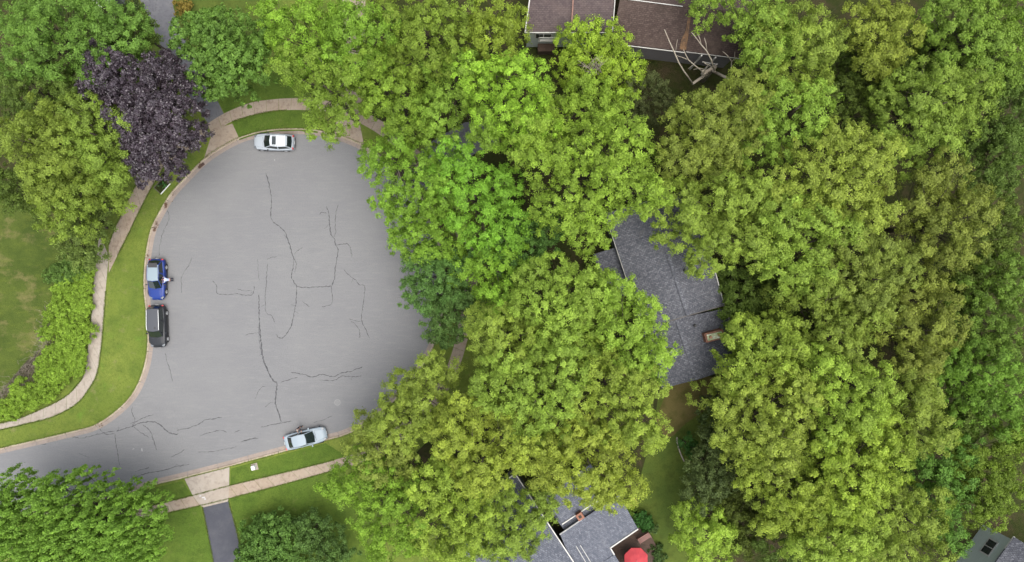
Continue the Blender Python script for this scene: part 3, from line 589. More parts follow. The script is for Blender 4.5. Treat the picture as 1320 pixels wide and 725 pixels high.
M_RPLUM = roof_mat('plum_shingles', (0.080,0.062,0.062), (0.105,0.082,0.080), (0.066,0.050,0.052), 3, [((0.12,0.090,0.082),.25,.50,.75)], 0)
M_TRIM = noisy('white_trim', [(0.46,0.45,0.42), ((0.30,0.28,0.26),2,.5,.75,4,.6,ONE)], .6)
M_DTRIM = mat('dark_trim', (0.10,0.09,0.085), .6)
M_RUST = noisy('rust_needles', [(0.17,0.10,0.055), ((0.07,0.047,0.035),1.5,.45,.65,6,1,ONE)], 1.0, .6, 12)
M_BRICK = roof_mat('red_brick', (0.19,0.09,0.06), (0.24,0.12,0.08), (0.14,0.07,0.05), 9); 
M_GLASS = mat('window_glass', (0.02,0.025,0.03), .08, spec=.8)
M_SID = noisy('pale_green_siding', [(0.42,0.46,0.43), ((0.34,0.38,0.35),1.2,.4,.7,4,.8,(1,1,12))], .8, .3, 6)
M_SID2 = noisy('dark_grey_siding', [(0.12,0.13,0.12), ((0.09,0.10,0.09),1.2,.4,.7,4,.8,(1,1,12))], .8, .3, 6)
M_SID3 = noisy('grey_green_siding', [(0.40,0.46,0.42), ((0.33,0.38,0.35),1.2,.4,.7,4,.8,(1,1,12))], .8, .3, 6)
M_DECK = noisy('dark_deck_boards', [(0.075,0.048,0.036), ((0.045,0.03,0.022),2,.4,.7,5,1,(1,6,1)), ((0.12,0.08,0.055),5,.55,.75,4,.6,ONE)], .85, .4, 20)
def house(label, at): return empty('house', G(at[0],at[1],0)+Vector((0,0,ZG)), label, 'house')
def plane(root, name, pts, m, th=.18, parent=None):
    mb = MB(); mb.slab(rel(root, [G(*p) for p in pts]), th); o = fixn(mb.build(name, m, parent or root)); return o
def bar(root, name, a, b, m, wd=.12, ht=.12, parent=None, dz=0.0):
    """straight trim, gutter or ridge between two points"""
    A, B_ = rel(root, [G(*a), G(*b)]); A.z += dz; B_.z += dz; d = (B_-A); n = Vector((-d.y, d.x, 0)).normalized()*wd/2; u = Vector((0,0,ht/2))
    mb = MB(); mb.add([A-n-u,A+n-u,A+n+u,A-n+u,B_-n-u,B_+n-u,B_+n+u,B_-n+u], [(0,1,2,3),(7,6,5,4),(0,4,5,1),(1,5,6,2),(2,6,7,3),(3,7,4,0)])
    return fixn(mb.build(name, m, parent or root))
def walls(root, pts, m, inset=.45, name='wall', zb=None):
    """prism of walls below eave points given as (px,py,z)"""
    P = rel(root, [G(*p) for p in pts]); c = sum(P, Vector())/len(P); Q = []
    for p in P:
        d = Vector((c.x-p.x, c.y-p.y, 0)); Q.append(p+d.normalized()*inset*1.4-Vector((0,0,.2)))
    n = len(Q); vs = Q+[Vector((q.x,q.y,-.1)) for q in Q]
    return fixn(mesh_obj(name, vs, [tuple(range(n)), tuple(range(2*n-1,n-1,-1))]+[(i,(i+1)%n,n+(i+1)%n,n+i) for i in range(n)], m, root)), Q
def window(root, a, b, zc, hh, t0, wd, panes=2, parent=None, fr=M_TRIM):
    """window on the vertical wall a->b (local points), t0 metres along, sill height zc"""
    d = Vector((b.x-a.x,b.y-a.y,0)).normalized(); n = Vector((d.y,-d.x,0)); 
    if n.dot(Vector((a.x+b.x,a.y+b.y,0))) < 0: n = -n
    ang = math.atan2(d.y, d.x); c = Vector((a.x,a.y,0))+d*t0+Vector((0,0,zc))
    w_ = MB(); w_.box(c+n*.03, (wd+.2,.06,hh+.2), ang); f = w_.build('window', fr, root)
    for k in range(panes):
        g_ = MB(); pw = wd/panes; g_.box(c+n*.065+d*((k+.5)*pw-wd/2), (pw-.1,.02,hh-.06), ang); g_.build('pane', M_GLASS, f)
    return f
# grey shingled house, right of centre
h2 = house('grey shingled house with a ridge line and brick chimney among the oaks', (880,400))
RT = (838,258,7.4); RBt = (887,407,7.4)
plane(h2, 'roof', [(780,275,5.2),RT,RBt,(829.5,424.5,5.2)], M_RGREY)
plane(h2, 'roof', [RT,(893,243,5.2),(933,394,5.2),RBt], M_RGREY)
rl = (872,411,6.6); rb = (897.5,490,6.6)
lo = plane(h2, 'roof', [(826,424,4.7),rl,rb,(853,501,4.7)], M_RGREY)
lo2 = plane(h2, 'roof', [rl,(934,398,4.9),(961,470,4.7),rb], M_RGREY)
bar(h2, 'ridge_cap', RT, RBt, M_RGREY, .34, .08, dz=.02); bar(h2, 'ridge_cap', rl, rb, M_RGREY, .34, .08, dz=.02)
bar(h2, 'rake_trim', (829.5,424.5,5.2), RBt, M_DTRIM, .10, .14, dz=-.06); bar(h2, 'rake_trim', RBt, (933,394,5.2), M_DTRIM, .10, .14, dz=-.06)
bar(h2, 'gutter', (780,275,5.15), (829.5,424.5,5.15), M_TRIM, .13, .12, dz=-.08); bar(h2, 'gutter', (893,243,5.15), (934,395,5.15), M_TRIM, .12, .12, dz=-.08); bar(h2, 'gutter', (935,398,4.85), (961.5,470,4.65), M_TRIM, .12, .12, dz=-.08)
walls(h2, [(780,275,5.0),(893,243,5.0),(933,394,5.0),(829.5,424.5,5.0)], M_SID2)
walls(h2, [(826,424,4.5),(934,398,4.6),(961,470,4.5),(853,501,4.5)], M_SID2)
plane(h2, 'porch_roof', [(765,328,3.3),(794,319,4.2),(813,378,4.2),(785,388,3.3)], M_RGREY); walls(h2, [(767,329,3.2),(794,320,3.2),(813,377,3.2),(786,387,3.2)], M_SID2, .3, 'porch_wall')
mb = MB(); c0 = rel(h2, [G(918,432.5,6.0)])[0]; c0.z = 5.6
mb.box(c0, (1.95,.95,2.3), R(14)); ch = mb.build('chimney', M_BRICK, h2)
mb = MB(); mb.box(c0+Vector((0,0,1.19)), (1.55,.62,.14), R(14)); mb.build('chimney_cap', noisy('mossy_cap', [(0.30,0.33,0.20), ((0.62,0.62,0.58),2.2,.5,.6,4,1,ONE), ((0.12,0.2,0.06),3,.5,.65,4,.9,ONE)], .9), ch)
for dx in (-.45,.45):
    mb = MB(); mb.cyl(c0+Vector((dx*math.cos(R(14)),dx*math.sin(R(14)),1.2)), c0+Vector((dx*math.cos(R(14)),dx*math.sin(R(14)),1.5)), .17, .14, 12); mb.build('flue', mat('clay_flue', (.30,.17,.10), .8), ch)
for (vx,vy,vz) in ((883,349,7.0),(896,420,6.4)):
    mb = MB(); p = rel(h2, [G(vx,vy,vz)])[0]; mb.cyl(p-Vector((0,0,.3)), p+Vector((0,0,.25)), .09, .09, 10); mb.cyl(p-Vector((0,0,.05)), p+Vector((0,0,.0)), .17, .12, 10); mb.build('roof_vent', mat('vent_black', (.02,.02,.02), .5), h2)

# brown roofed house at the top edge
h1 = house('long brown roofed house with pale green siding on the top edge', (820,20))
plane(h1, 'roof', [(677,41,5.6),(790,41,5.6),(796,-45,8.0),(689,-45,8.0)], M_RPLUM)
plane(h1, 'roof', [(788,55,5.3),(883,66.5,5.3),(891,9,7.6),(799.5,-1.5,7.6)], M_RBROWN)
plane(h1, 'roof', [(884,66.5,5.2),(957,75.5,5.2),(966,18,7.5),(892,9,7.5)], M_RBROWN)
plane(h1, 'roof', [(799.5,-2,7.6),(966,18,7.5),(975,-42,5.2),(806,-62,5.2)], M_RBROWN)
bar(h1, 'rake_trim', (677,41.5,5.6), (689,-45,8.0), M_TRIM, .12, .16, dz=.0); bar(h1, 'gutter', (676.5,42,5.55), (790,42,5.55), M_TRIM, .09, .10, dz=-.06)
bar(h1, 'ridge_cap', (736.5,40,5.75), (741,-40,7.9), noisy('pinkish_flashing', [(.24,.14,.11),((.16,.09,.08),3,.4,.7,3,1,ONE)]), .14, .06, dz=.02)
bar(h1, 'rake_trim', (789.5,42,5.75), (796,-45,8.05), M_TRIM, .08, .14, dz=.02)
bar(h1, 'ridge_cap', (799.5,-1.8,7.65), (880,8.6,7.62), M_TRIM, .07, .06, dz=.02)
bar(h1, 'gutter', (788,56.5,5.2), (883,68,5.2), M_TRIM, .08, .12, dz=-.05); bar(h1, 'gutter', (884,66.8,5.15), (957.5,76,5.15), M_TRIM, .09, .12, dz=-.05)
plane(h1, 'needle_drift', [(884.5,64,5.40),(881,65.5,5.42),(876,63,5.5),(878,52,5.95),(884,40,6.42),(887,22,7.13),(889.7,11,7.57),(891.5,11,7.58),(889.5,30,6.8),(887,48,6.1)], M_RUST, .03)
wl, Q1 = walls(h1, [(677,41,5.5),(790,41,5.5),(796,-45,5.5),(689,-45,5.5)], M_SID, .2)
walls(h1, [(788,56,5.1),(957,76,5.1),(975,-42,5.1),(806,-62,5.1)], noisy('grey_siding_wall', [(0.20,0.19,0.20), ((0.15,0.14,0.15),1.2,.4,.7,4,.8,(1,1,12))], .8), .55)
window(h1, Q1[0], Q1[1], 3.75, 1.25, 1.75, 1.7, 2); window(h1, Q1[0], Q1[1], 3.75, 1.25, 6.2, 1.7, 2)
mb = MB(); a_ = rel(h1, [G(694,54,2.7)])[0]; b_ = rel(h1, [G(716,54,2.7)])[0]
mb.slab([(a_.x,a_.y,2.7),(b_.x,a_.y,2.7),(b_.x,a_.y+1.2,2.7),(a_.x,a_.y+1.2,2.7)], .12); dk = fixn(mb.build('balcony', M_TRIM, h1))
mb = MB(); mb.slab([(a_.x,a_.y-.6,1.2),(b_.x,a_.y-.6,1.2),(b_.x,a_.y+1.2,1.2),(a_.x,a_.y+1.2,1.2)], 1.25); fixn(mb.build('deck_box', M_DECK, h1))
for k in range(2):
    mb = MB(); x_ = a_.x+.1+k*(b_.x-a_.x-.2); mb.box((x_,a_.y+.05,3.2),(.09,.09,1.0)); mb.build('post', M_TRIM, dk)
mb = MB(); mb.box(((a_.x+b_.x)/2,a_.y+.05,3.72),(b_.x-a_.x,.09,.07)); mb.build('rail', M_TRIM, dk)
for (qx,qy) in ((904,74),(922,76.5)):
    mb = MB(); p = rel(h1, [G(qx,qy,4.9)])[0]; p.y += .15; mb.tube([(p.x,p.y,-.05),(p.x,p.y,4.9)], [.11,.11], 4); mb.build('porch_post', M_TRIM, h1)
mb = MB(); p = rel(h1, [G(905,80,3.2)])[0]; q = rel(h1, [G(925,83,3.2)])[0]; mb.tube([p,q],[.07,.07],4); mb.build('porch_rail', M_TRIM, h1)

# slate blue house at the bottom edge
h3 = house('slate blue roofed house with white gutters on the bottom edge', (725,700))
plane(h3, 'roof', [(664,611,5.0),(617,643,7.0),(720,800,7.0),(765,764,5.0)], M_RSLATE)
plane(h3, 'roof', [(617,643,7.0),(568,675,5.0),(670,833,5.0),(720,800,7.0)], M_RSLATE)
plane(h3, 'roof', [(700,640,5.6),(762,598,5.6),(787,634,5.1),(725,675.5,5.1)], M_RSLATE)
plane(h3, 'roof', [(706,655,4.3),(764,615,4.3),(790,655,4.3),(735,694,4.3)], M_RSLATE)
plane(h3, 'roof', [(722,689,4.9),(798,638,4.9),(822,681.5,4.6),(786.5,705.5,4.6),(791.5,714.5,4.6),(764,733,4.6),(741,735,4.6)], M_RSLATE)
plane(h3, 'roof', [(735,716,4.4),(764,733.2,4.4),(792,715,4.4),(830,775,4.4),(770,815,4.4)], M_RSLATE)
bar(h3, 'gutter', (664,610.5,5.0), (765.5,764,5.0), M_TRIM, .11, .12, dz=.03); bar(h3, 'gutter', (724.5,676,5.12), (787.5,634,5.12), M_TRIM, .11, .12, dz=.03)
bar(h3, 'gutter', (721.5,689,4.92), (750,669.5,4.92), noisy('weathered_gutter',[(.34,.34,.33),((.2,.2,.2),2,.4,.7,3,1,ONE)]), .13, .12, dz=.03)
bar(h3, 'gutter', (822.5,682,4.62), (786.5,706.5,4.62), M_TRIM, .12, .12, dz=.03); bar(h3, 'gutter', (786.5,706,4.62), (791.8,715,4.62), M_TRIM, .12, .12, dz=.03)
bar(h3, 'gutter', (568,675,5.0), (670,833,5.0), M_TRIM, .11, .12, dz=.03); bar(h3, 'rake_trim', (568,675,5.0), (617,643,7.0), M_TRIM, .11, .12, dz=.03); bar(h3, 'rake_trim', (617,643,7.0), (664,611,5.0), M_TRIM, .11, .12, dz=.03)
bar(h3, 'skylight_rail', (742.6,704,4.98), (758,730,4.95), M_TRIM, .05, .08, dz=.03); bar(h3, 'skylight_rail', (748,703,4.98), (764,729,4.95), M_TRIM, .05, .08, dz=.03)
walls(h3, [(664,611,4.8),(568,675,4.8),(670,833,4.8),(765,764,4.8)], M_SID2); walls(h3, [(706,655,4.2),(764,615,4.2),(822,681,4.3),(764,733,4.3)], M_SID2, .5)
walls(h3, [(740,718,4.2),(790,716,4.2),(828,775,4.2),(770,812,4.2)], M_SID2, .5)
mb = MB(); c0 = rel(h3, [G(747.5,665.5,5.8)])[0]; c0.z = 4.9; mb.box(c0, (.62,.62,1.9), R(34)); ch = mb.build('chimney', M_BRICK, h3)
mb = MB(); mb.box(c0+Vector((0,0,.98)), (.7,.7,.07), R(34)); mb.build('chimney_cap', mat('cap_orange', (.22,.10,.065), .9), ch)
mb = MB(); mb.box(c0+Vector((0,0,1.03)), (.3,.3,.05), R(34)); mb.build('flue', mat('flue_dark', (.03,.025,.02), .9), ch)
# pale walled house in the bottom right corner
h4 = house('pale green walled house with grey roof in the bottom right corner', (1320,725))
plane(h4, 'roof', [(1285,723,5.4),(1307.5,692.5,5.4),(1350,719,7.6),(1322,760,7.6)], M_RGREY); plane(h4, 'roof', [(1322,760,7.6),(1350,719,7.6),(1395,748,5.4),(1370,790,5.4)], M_RGREY)
plane(h4, 'roof', [(1262,755,5.4),(1285,723,5.4),(1322,760,7.6),(1300,795,7.6)], M_RGREY); plane(h4, 'roof', [(1300,795,7.6),(1322,760,7.6),(1370,790,5.4),(1345,830,5.4)], M_RGREY)
bar(h4, 'gutter', (1262,755,5.3), (1307.5,692,5.3), M_TRIM, .14, .14, dz=-.02)
wl, Q4 = walls(h4, [(1262,755,5.3),(1307.5,692.5,5.3),(1395,748,5.3),(1345,830,5.3)], M_SID3, .35)
A4, B4 = Q4[0], Q4[1]
def on_wall(px, py):   # height and distance at which this wall is seen at px,py
    best = None; d = Vector((B4.x-A4.x,B4.y-A4.y,0)).normalized(); n = Vector((d.y,-d.x,0)); o_ = Vector(h4.location)
    for k in range(60):
        z = k*.1; p = G(px,py,z)-o_; e = abs((p-A4).dot(n))
        if best is None or e < best[0]: best = (e, z, (p-A4).dot(d))
    return best[1], best[2]
zw, tw = on_wall(1274,705); window(h4, A4, B4, zw, 1.3, tw, 1.7, 2)
# corner of a grey timber roof at the top left
h5 = house('corner of a house with weathered grey boards in the upper left at the top edge', (140,-20))
plane(h5, 'roof', [(130.5,9,3.2),(150,-3,3.2),(125,-60,4.6),(85,-36,4.6)], noisy('weathered_boards', [(.20,.18,.17),((.12,.11,.10),2,.4,.7,4,1,(1,6,1))]))
bar(h5, 'gutter', (130,9.6,3.2), (150.5,-3,3.2), M_TRIM, .16, .12); bar(h5, 'gutter', (130,9.6,3.2), (85,-36,4.6), M_TRIM, .16, .12)
walls(h5, [(130.5,9,3.1),(150,-3,3.1),(125,-60,3.1),(85,-36,3.1)], M_SID2, .3)

# ------------------------------------------------------------------ back terrace of the slate blue house
dk = empty('deck', G(812,710,0)+Vector((0,0,ZG)), 'dark brown timber deck under the red parasol', 'deck')
P = rel(dk, [G(*p) for p in [(784,706,.5),(822,679,.5),(840,692,.5),(850,712,.5),(842,745,.5),(800,760,.5)]])
ux = (P[1]-P[0]).normalized(); vx_ = Vector((ux.y,-ux.x,0)); mb = MB()
def clip(poly, n, c):
    out = []
    for i_ in range(len(poly)):
        a, b = poly[i_], poly[(i_+1)%len(poly)]; da, db_ = a.dot(n)-c, b.dot(n)-c
        if da >= 0: out.append(a)
        if da*db_ < 0: out.append(a.lerp(b, da/(da-db_)))
    return out
k0 = min(p.dot(vx_) for p in P); k1 = max(p.dot(vx_) for p in P); c = k0
while c < k1:
    q = clip(clip(P, vx_, c+.006), -vx_, -(c+.134))
    if len(q) > 2: mb.slab(q, .04)
    c += .14
fixn(mb.build('boards', M_DECK, dk)); mb = MB(); mb.slab([p+Vector((0,0,-.05)) for p in P], .42); fixn(mb.build('frame', M_DTRIM, dk))
um = empty('parasol', G(820,723,0)+Vector((0,0,ZG+.39)), 'round red parasol open over the dark deck', 'parasol')
pc = rel(um, [G(820,722,2.6)])[0]; M_RED = noisy('red_canvas', [(0.36,0.040,0.048), ((0.30,0.032,0.042),2,.4,.7,3,1,ONE)], .8)
mb = MB(); n8 = 8; Rr = 1.36; vs = [Vector((pc.x,pc.y,2.45))]+[Vector((pc.x+Rr*.5*math.cos(2*math.pi*(k+.5)/n8), pc.y+Rr*.5*math.sin(2*math.pi*(k+.5)/n8), 2.30)) for k in range(n8)]+[Vector((pc.x+Rr*math.cos(2*math.pi*(k+.5)/n8), pc.y+Rr*math.sin(2*math.pi*(k+.5)/n8), 2.02)) for k in range(n8)]+[Vector((pc.x+Rr*math.cos(2*math.pi*(k+.5)/n8), pc.y+Rr*math.sin(2*math.pi*(k+.5)/n8), 1.85)) for k in range(n8)]
fs = [(0,1+k,1+(k+1)%n8) for k in range(n8)]+[(1+k,9+k,9+(k+1)%n8,1+(k+1)%n8) for k in range(n8)]+[(9+k,17+k,17+(k+1)%n8,9+(k+1)%n8) for k in range(n8)]
cn = fixn(mesh_obj('canopy', vs, fs, M_RED, um)); m_ = cn.modifiers.new('thick','SOLIDIFY'); m_.thickness = .012
for k in range(n8):
    mb = MB(); e = vs[9+k]; mb.tube([(pc.x,pc.y,2.38),(e.x,e.y,1.97)], [.012,.01], 5); mb.build('rib', mat('rib', (.5,.5,.5), .4) if k == 0 else bpy.data.materials['rib'], um)
mb = MB(); mb.cyl((pc.x,pc.y,.05),(pc.x,pc.y,2.52), .022, .02, 10); mb.build('pole', bpy.data.materials['rib'], um)
mb = MB(); mb.cyl((pc.x,pc.y,0),(pc.x,pc.y,.08), .26, .22, 20); mb.build('base', M_DTRIM, um)
mb = MB(); mb.cyl((pc.x,pc.y,2.45),(pc.x,pc.y,2.55), .04, .015, 10); mb.build('finial', M_TRIM, um)
M_RB = noisy('reddish_brown_wood', [(0.16,0.055,0.038), ((0.10,0.035,0.026),2,.4,.7,4,1,(1,6,1))], .5, spec=.5)
bx = empty('garden_bench', G(829,691,.5)+Vector((0,0,.12)), 'reddish brown wooden bench beside the red parasol', 'bench', rz=R(32))
mb = MB()
for k in range(5): mb.box((0,-.28+k*.14,.43), (1.5,.12,.035))
bevel(mb.build('seat', M_RB, bx), .008)
mb = MB()
for k in range(4): mb.box((0,.36+k*.03,.58+k*.12), (1.5,.03,.10))
bevel(mb.build('backrest', M_RB, bx), .008)
for sx in (-.68,.68):
    for sy in (-.28,.32):
        mb = MB(); mb.box((sx,sy,.21 if sy < 0 else .48), (.07,.07,.42 if sy < 0 else .96)); mb.build('leg', M_RB, bx)
    mb = MB(); mb.box((sx,0,.66), (.09,.66,.04)); mb.build('armrest', M_RB, bx)
pl = empty('planter_box', G(814,647,.3)+Vector((0,0,-.18)), 'terracotta coloured planter box at the north corner of the slate blue house', 'planter', rz=R(15))
mb = MB(); mb.box((0,0,.27), (1.0,.6,.5), taper=1.1); bevel(mb.build('box', mat('terracotta', (.30,.11,.07), .85), pl), .02)
mb = MB(); mb.box((0,0,.53), (.96,.54,.03)); mb.build('soil', M_FLOOR, pl)
shrub('round_shrub', 'light green clipped shrub nearest the planter box', [(817,659,8.5)], (0.12,0.20,0.03), .9)
shrub('round_shrub', 'deep green shrub touching the roof corner of the slate blue house', [(827,670,11),(832,676,8)], (0.05,0.14,0.03), 1.2)
shrub('round_shrub', 'small grey green shrub right of the wooden bench', [(843,682,7.5)], (0.10,0.16,0.05), .8)
shrub('round_shrub', 'leafy shrub on the bottom edge right of the red parasol', [(848,712,9),(851,722,8)], (0.06,0.11,0.03), 1.0)
eg = empty('garden_edging', G(874,578,0)+Vector((0,0,ZG)), 'pale curved garden edging beside the dark glossy small tree', 'edging')
mb = MB(); pe = [Vector((v.x,v.y,0)) for v in resample(catmull([tuple(rel(eg,[G(*p,0)])[0])[:2] for p in [(872,563),(872,570),(875,580),(878,588),(881,594)]], 6), .3)]
for a, b in zip(pe, pe[1:]):
    d = (b-a).normalized(); mb.box((a+b)/2+Vector((0,0,.12)), ((b-a).length-.02,.11,.26), math.atan2(d.y,d.x))
bevel(mb.build('blocks', noisy('pale_blocks', [(.38,.33,.28),((.2,.18,.15),4,.4,.7,3,1,ONE)]), eg), .01)
lg = empty('log_pile', G(888,671,0)+Vector((0,0,ZG)), 'short brown logs stacked on the right edge of the lawn strip', 'logs')
for k,(x_,y_,z_) in enumerate([(0,0,.12),(.02,.26,.12),(0,.13,.34)]):
    mb = MB(); mb.cyl((x_-.45,y_,z_),(x_+.45,y_,z_), .12,.115,12); mb.build('log', M_BARK, lg)

# ------------------------------------------------------------------ small street things
M_WHITE = noisy('white_paint', [(.66,.67,.66),((.5,.5,.48),3,.5,.75,4,.5,ONE)], .45)
mbx = empty('mailbox', G(232.5,220,0)+Vector((0,0,ZG)), 'white mailbox on a post on the verge below the purple tree', 'mailbox', rz=R(-28))
mb = MB(); mb.box((0,0,.5), (.09,.09,1.0)); mb.build('post', mat('post_wood', (.2,.14,.1), .9), mbx)
mb = MB(); vs = []; prof_ = [(-.09,1.0),(.09,1.0)]+[(.09*math.cos(t),1.13+.09*math.sin(t)) for t in [math.pi*k/8 for k in range(9)]]
for x_ in (-.25,.25): vs += [(x_,a,b) for a,b in prof_]
n_ = len(prof_); mb.add(vs, [tuple(range(n_))[::-1], tuple(range(n_,2*n_))]+[(k,(k+1)%n_,n_+(k+1)%n_,n_+k) for k in range(n_)]); bo = fixn(mb.build('body', M_WHITE, mbx))
mb = MB(); mb.box((-.265,0,1.10), (.02,.17,.19)); mb.build('door', M_WHITE, mbx); mb = MB(); mb.box((.05,.10,1.2), (.03,.012,.18)); mb.build('flag', M_RED, mbx)
ub = empty('utility_box', G(329,601.5,0)+Vector((0,0,ZG)), 'white utility box on the verge left of the silver sedan', 'utility box', rz=R(14))
mb = MB(); mb.box((0,0,.30), (.38,.42,.60)); bevel(mb.build('cabinet', M_WHITE, ub), .03, 3); mb = MB(); mb.box((0,0,.63), (.44,.48,.07), taper=.86); bevel(mb.build('lid', M_WHITE, ub), .02)
mb = MB(); mb.box((0,-.222,.34), (.28,.012,.36)); mb.build('door', M_WHITE, ub); mb = MB(); mb.box((0,0,.02), (.7,.75,.06)); mb.build('plinth', M_CONC, ub)
mh = empty('manhole_cover', G(435,519,0)+Vector((0,0,.004)), 'pale round manhole cover in the asphalt above the silver sedan', 'manhole cover')
mb = MB(); mb.cyl((0,0,0),(0,0,.008), .34,.34,32); mb.build('frame', mat('iron_pale', (.20,.20,.20), .6, .3), mh); mb = MB(); mb.cyl((0,0,.008),(0,0,.014), .27,.27,32); mb.build('lid', mat('iron_mid', (.145,.145,.145), .6, .3), mh)
mb = MB()
for k in range(5): mb.box((0,-.16+k*.08,.017), (.36,.02,.006))
mb.build('ribs', bpy.data.materials['iron_pale'], mh)
dn = empty('storm_drain', G(259,213,0)+Vector((0,0,.02)), 'rusty dark storm drain grate in the gutter below the driveway apron', 'drain', rz=R(38))
mb = MB(); mb.box((0,0,.005), (.80,.46,.03)); mb.build('frame', mat('drain_rust', (.07,.035,.025), .8), dn); mb = MB()
for k in range(7): mb.box((-.3+k*.1,0,.024), (.04,.38,.012))
mb.build('grate', mat('drain_iron', (.03,.022,.02), .7), dn)
fb = empty('flower_bed', G(210,240,0)+Vector((0,0,ZG)), 'small planted bed with pale border on the verge by the pink pavement', 'flower bed', rz=R(48))
mb = MB(); mb.box((0,0,.02), (1.5,1.0,.06)); mb.build('soil', M_FLOOR, fb)
for (cx,cy,dx,dy) in ((0,-.52,1.6,.07),(0,.52,1.6,.07),(.77,0,.07,1.0),(-.77,0,.07,1.0)):
    mb = MB(); mb.box((cx,cy,.06), (dx,dy,.14)); mb.build('border', M_WHITE if cy < 0 else mat('timber_edge', (.10,.09,.07), .9), fb)
for k in range(9):
    x_, y_ = random.uniform(-.6,.6), random.uniform(-.4,.4); foliage('plant', [(x_,y_,.18,.16)], dict(SPEC['shrub'], sub=.09, nsub=.8, leaves=26, leaf=.09), M_LEAF, fb, random.choice([(.07,.2,.05),(.05,.12,.03),(.03,.07,.03),(.12,.2,.08)]))
def fringe(line, n, sg, off, name):
    P_ = line; k_ = rng.integers(0, len(P_)-1, n); t_ = rng.uniform(0,1,n); N_ = rights(P_)
    c_ = np.array([tuple(P_[k]+(P_[k+1]-P_[k])*t+N_[k]*(off+rng.normal()*sg)) for k, t in zip(k_, t_)]); c_[:,2] = ZG+rng.uniform(.02,.06,n)
    nn = rng.normal(size=(n,3))*.6+np.array([0,0,.8])
    return leaf_mesh(name, c_, nn, rng.uniform(.05,.16,n), np.stack([rng.uniform(0,.9,n), rng.uniform(0,1,n), rng.uniform(0,1,n)],1), M_LEAF, None, (0.105,0.150,0.030), .3)
gr = fringe([p for p in KL if -60 < p.x < 20], 9000, .055, -.03, 'grass_fringe'); props(gr, 'ragged grass growing over the edge of the kerb', 'grass', kind='stuff')
for (ln, of) in (([(0,554),(31,547),(69,537),(100,520),(116,500),(126,480),(132,440),(135,402),(137,375)], .02), ([(0,546),(21,541),(52,528.5),(83,513),(100,497),(110,480),(115,440),(119,402),(121,368),(125,333)], -.02),
                 ([(152,330),(166,302),(179,275),(191,251),(203,230),(213,214)], .02), ([(141,316),(150,293),(162,268),(172,247),(183,230)], -.02), ([(193,666),(259,651),(300,641),(380,620),(434,605)], .02), ([(193,652.5),(248,639),(300,625),(380,606),(431,593)], -.02),
                 ([(300,157),(326,149),(350,144),(370,142.5)], .02), ([(261.5,653),(272,705),(282,760)], -.02), ([(295,645),(307,690),(318,760)], .0)):
    P_ = resample(catmull([tuple(G(*p))[:2] for p in ln], 6), .4); props(fringe(P_, int(55*len(P_)), .05, of, 'grass_fringe'), 'ragged grass growing over the edge of the pavement', 'grass', kind='stuff')
lf = MB()
for (px,py,n_,sg) in ((214.5,265,70,1.6),(200,296,45,1.5),(203,290,20,2.0),(258,214,25,2),(224,250,10,3),(192,330,12,2.5),(131,548,10,3)):
    for _ in range(n_):
        p = G(px+random.gauss(0,sg*.5), py+random.gauss(0,sg), 0); a = random.uniform(0,6.3); z_ = .145+random.uniform(0,.02); l_ = random.uniform(.04,.09)
        lf.add([p+Vector((l_*math.cos(a+t),l_*.6*math.sin(a+t),z_+random.uniform(0,.03))) for t in (0,1.57,3.14,4.71)], [(0,1,2,3)])
props(lf.build('leaf_litter', mat('dry_leaves', (.09,.05,.03), .9)), 'brown dry leaves gathered on the kerb', 'leaves', kind='stuff')
mb = MB()
for (px,py,w_,h_) in ((263,641,.35,.12),(259,639,.2,.1),(265,643,.15,.15),(354,206.5,.1,.06),(172,579,.2,.03),(183,580,.05,.3)):
    p = G(px,py,0); mb.box((p.x,p.y,.152 if py > 600 else .003), (w_,h_,.004), random.uniform(0,.6))
pm = props(mb.build('paint_mark', M_SPOT), kind='structure')

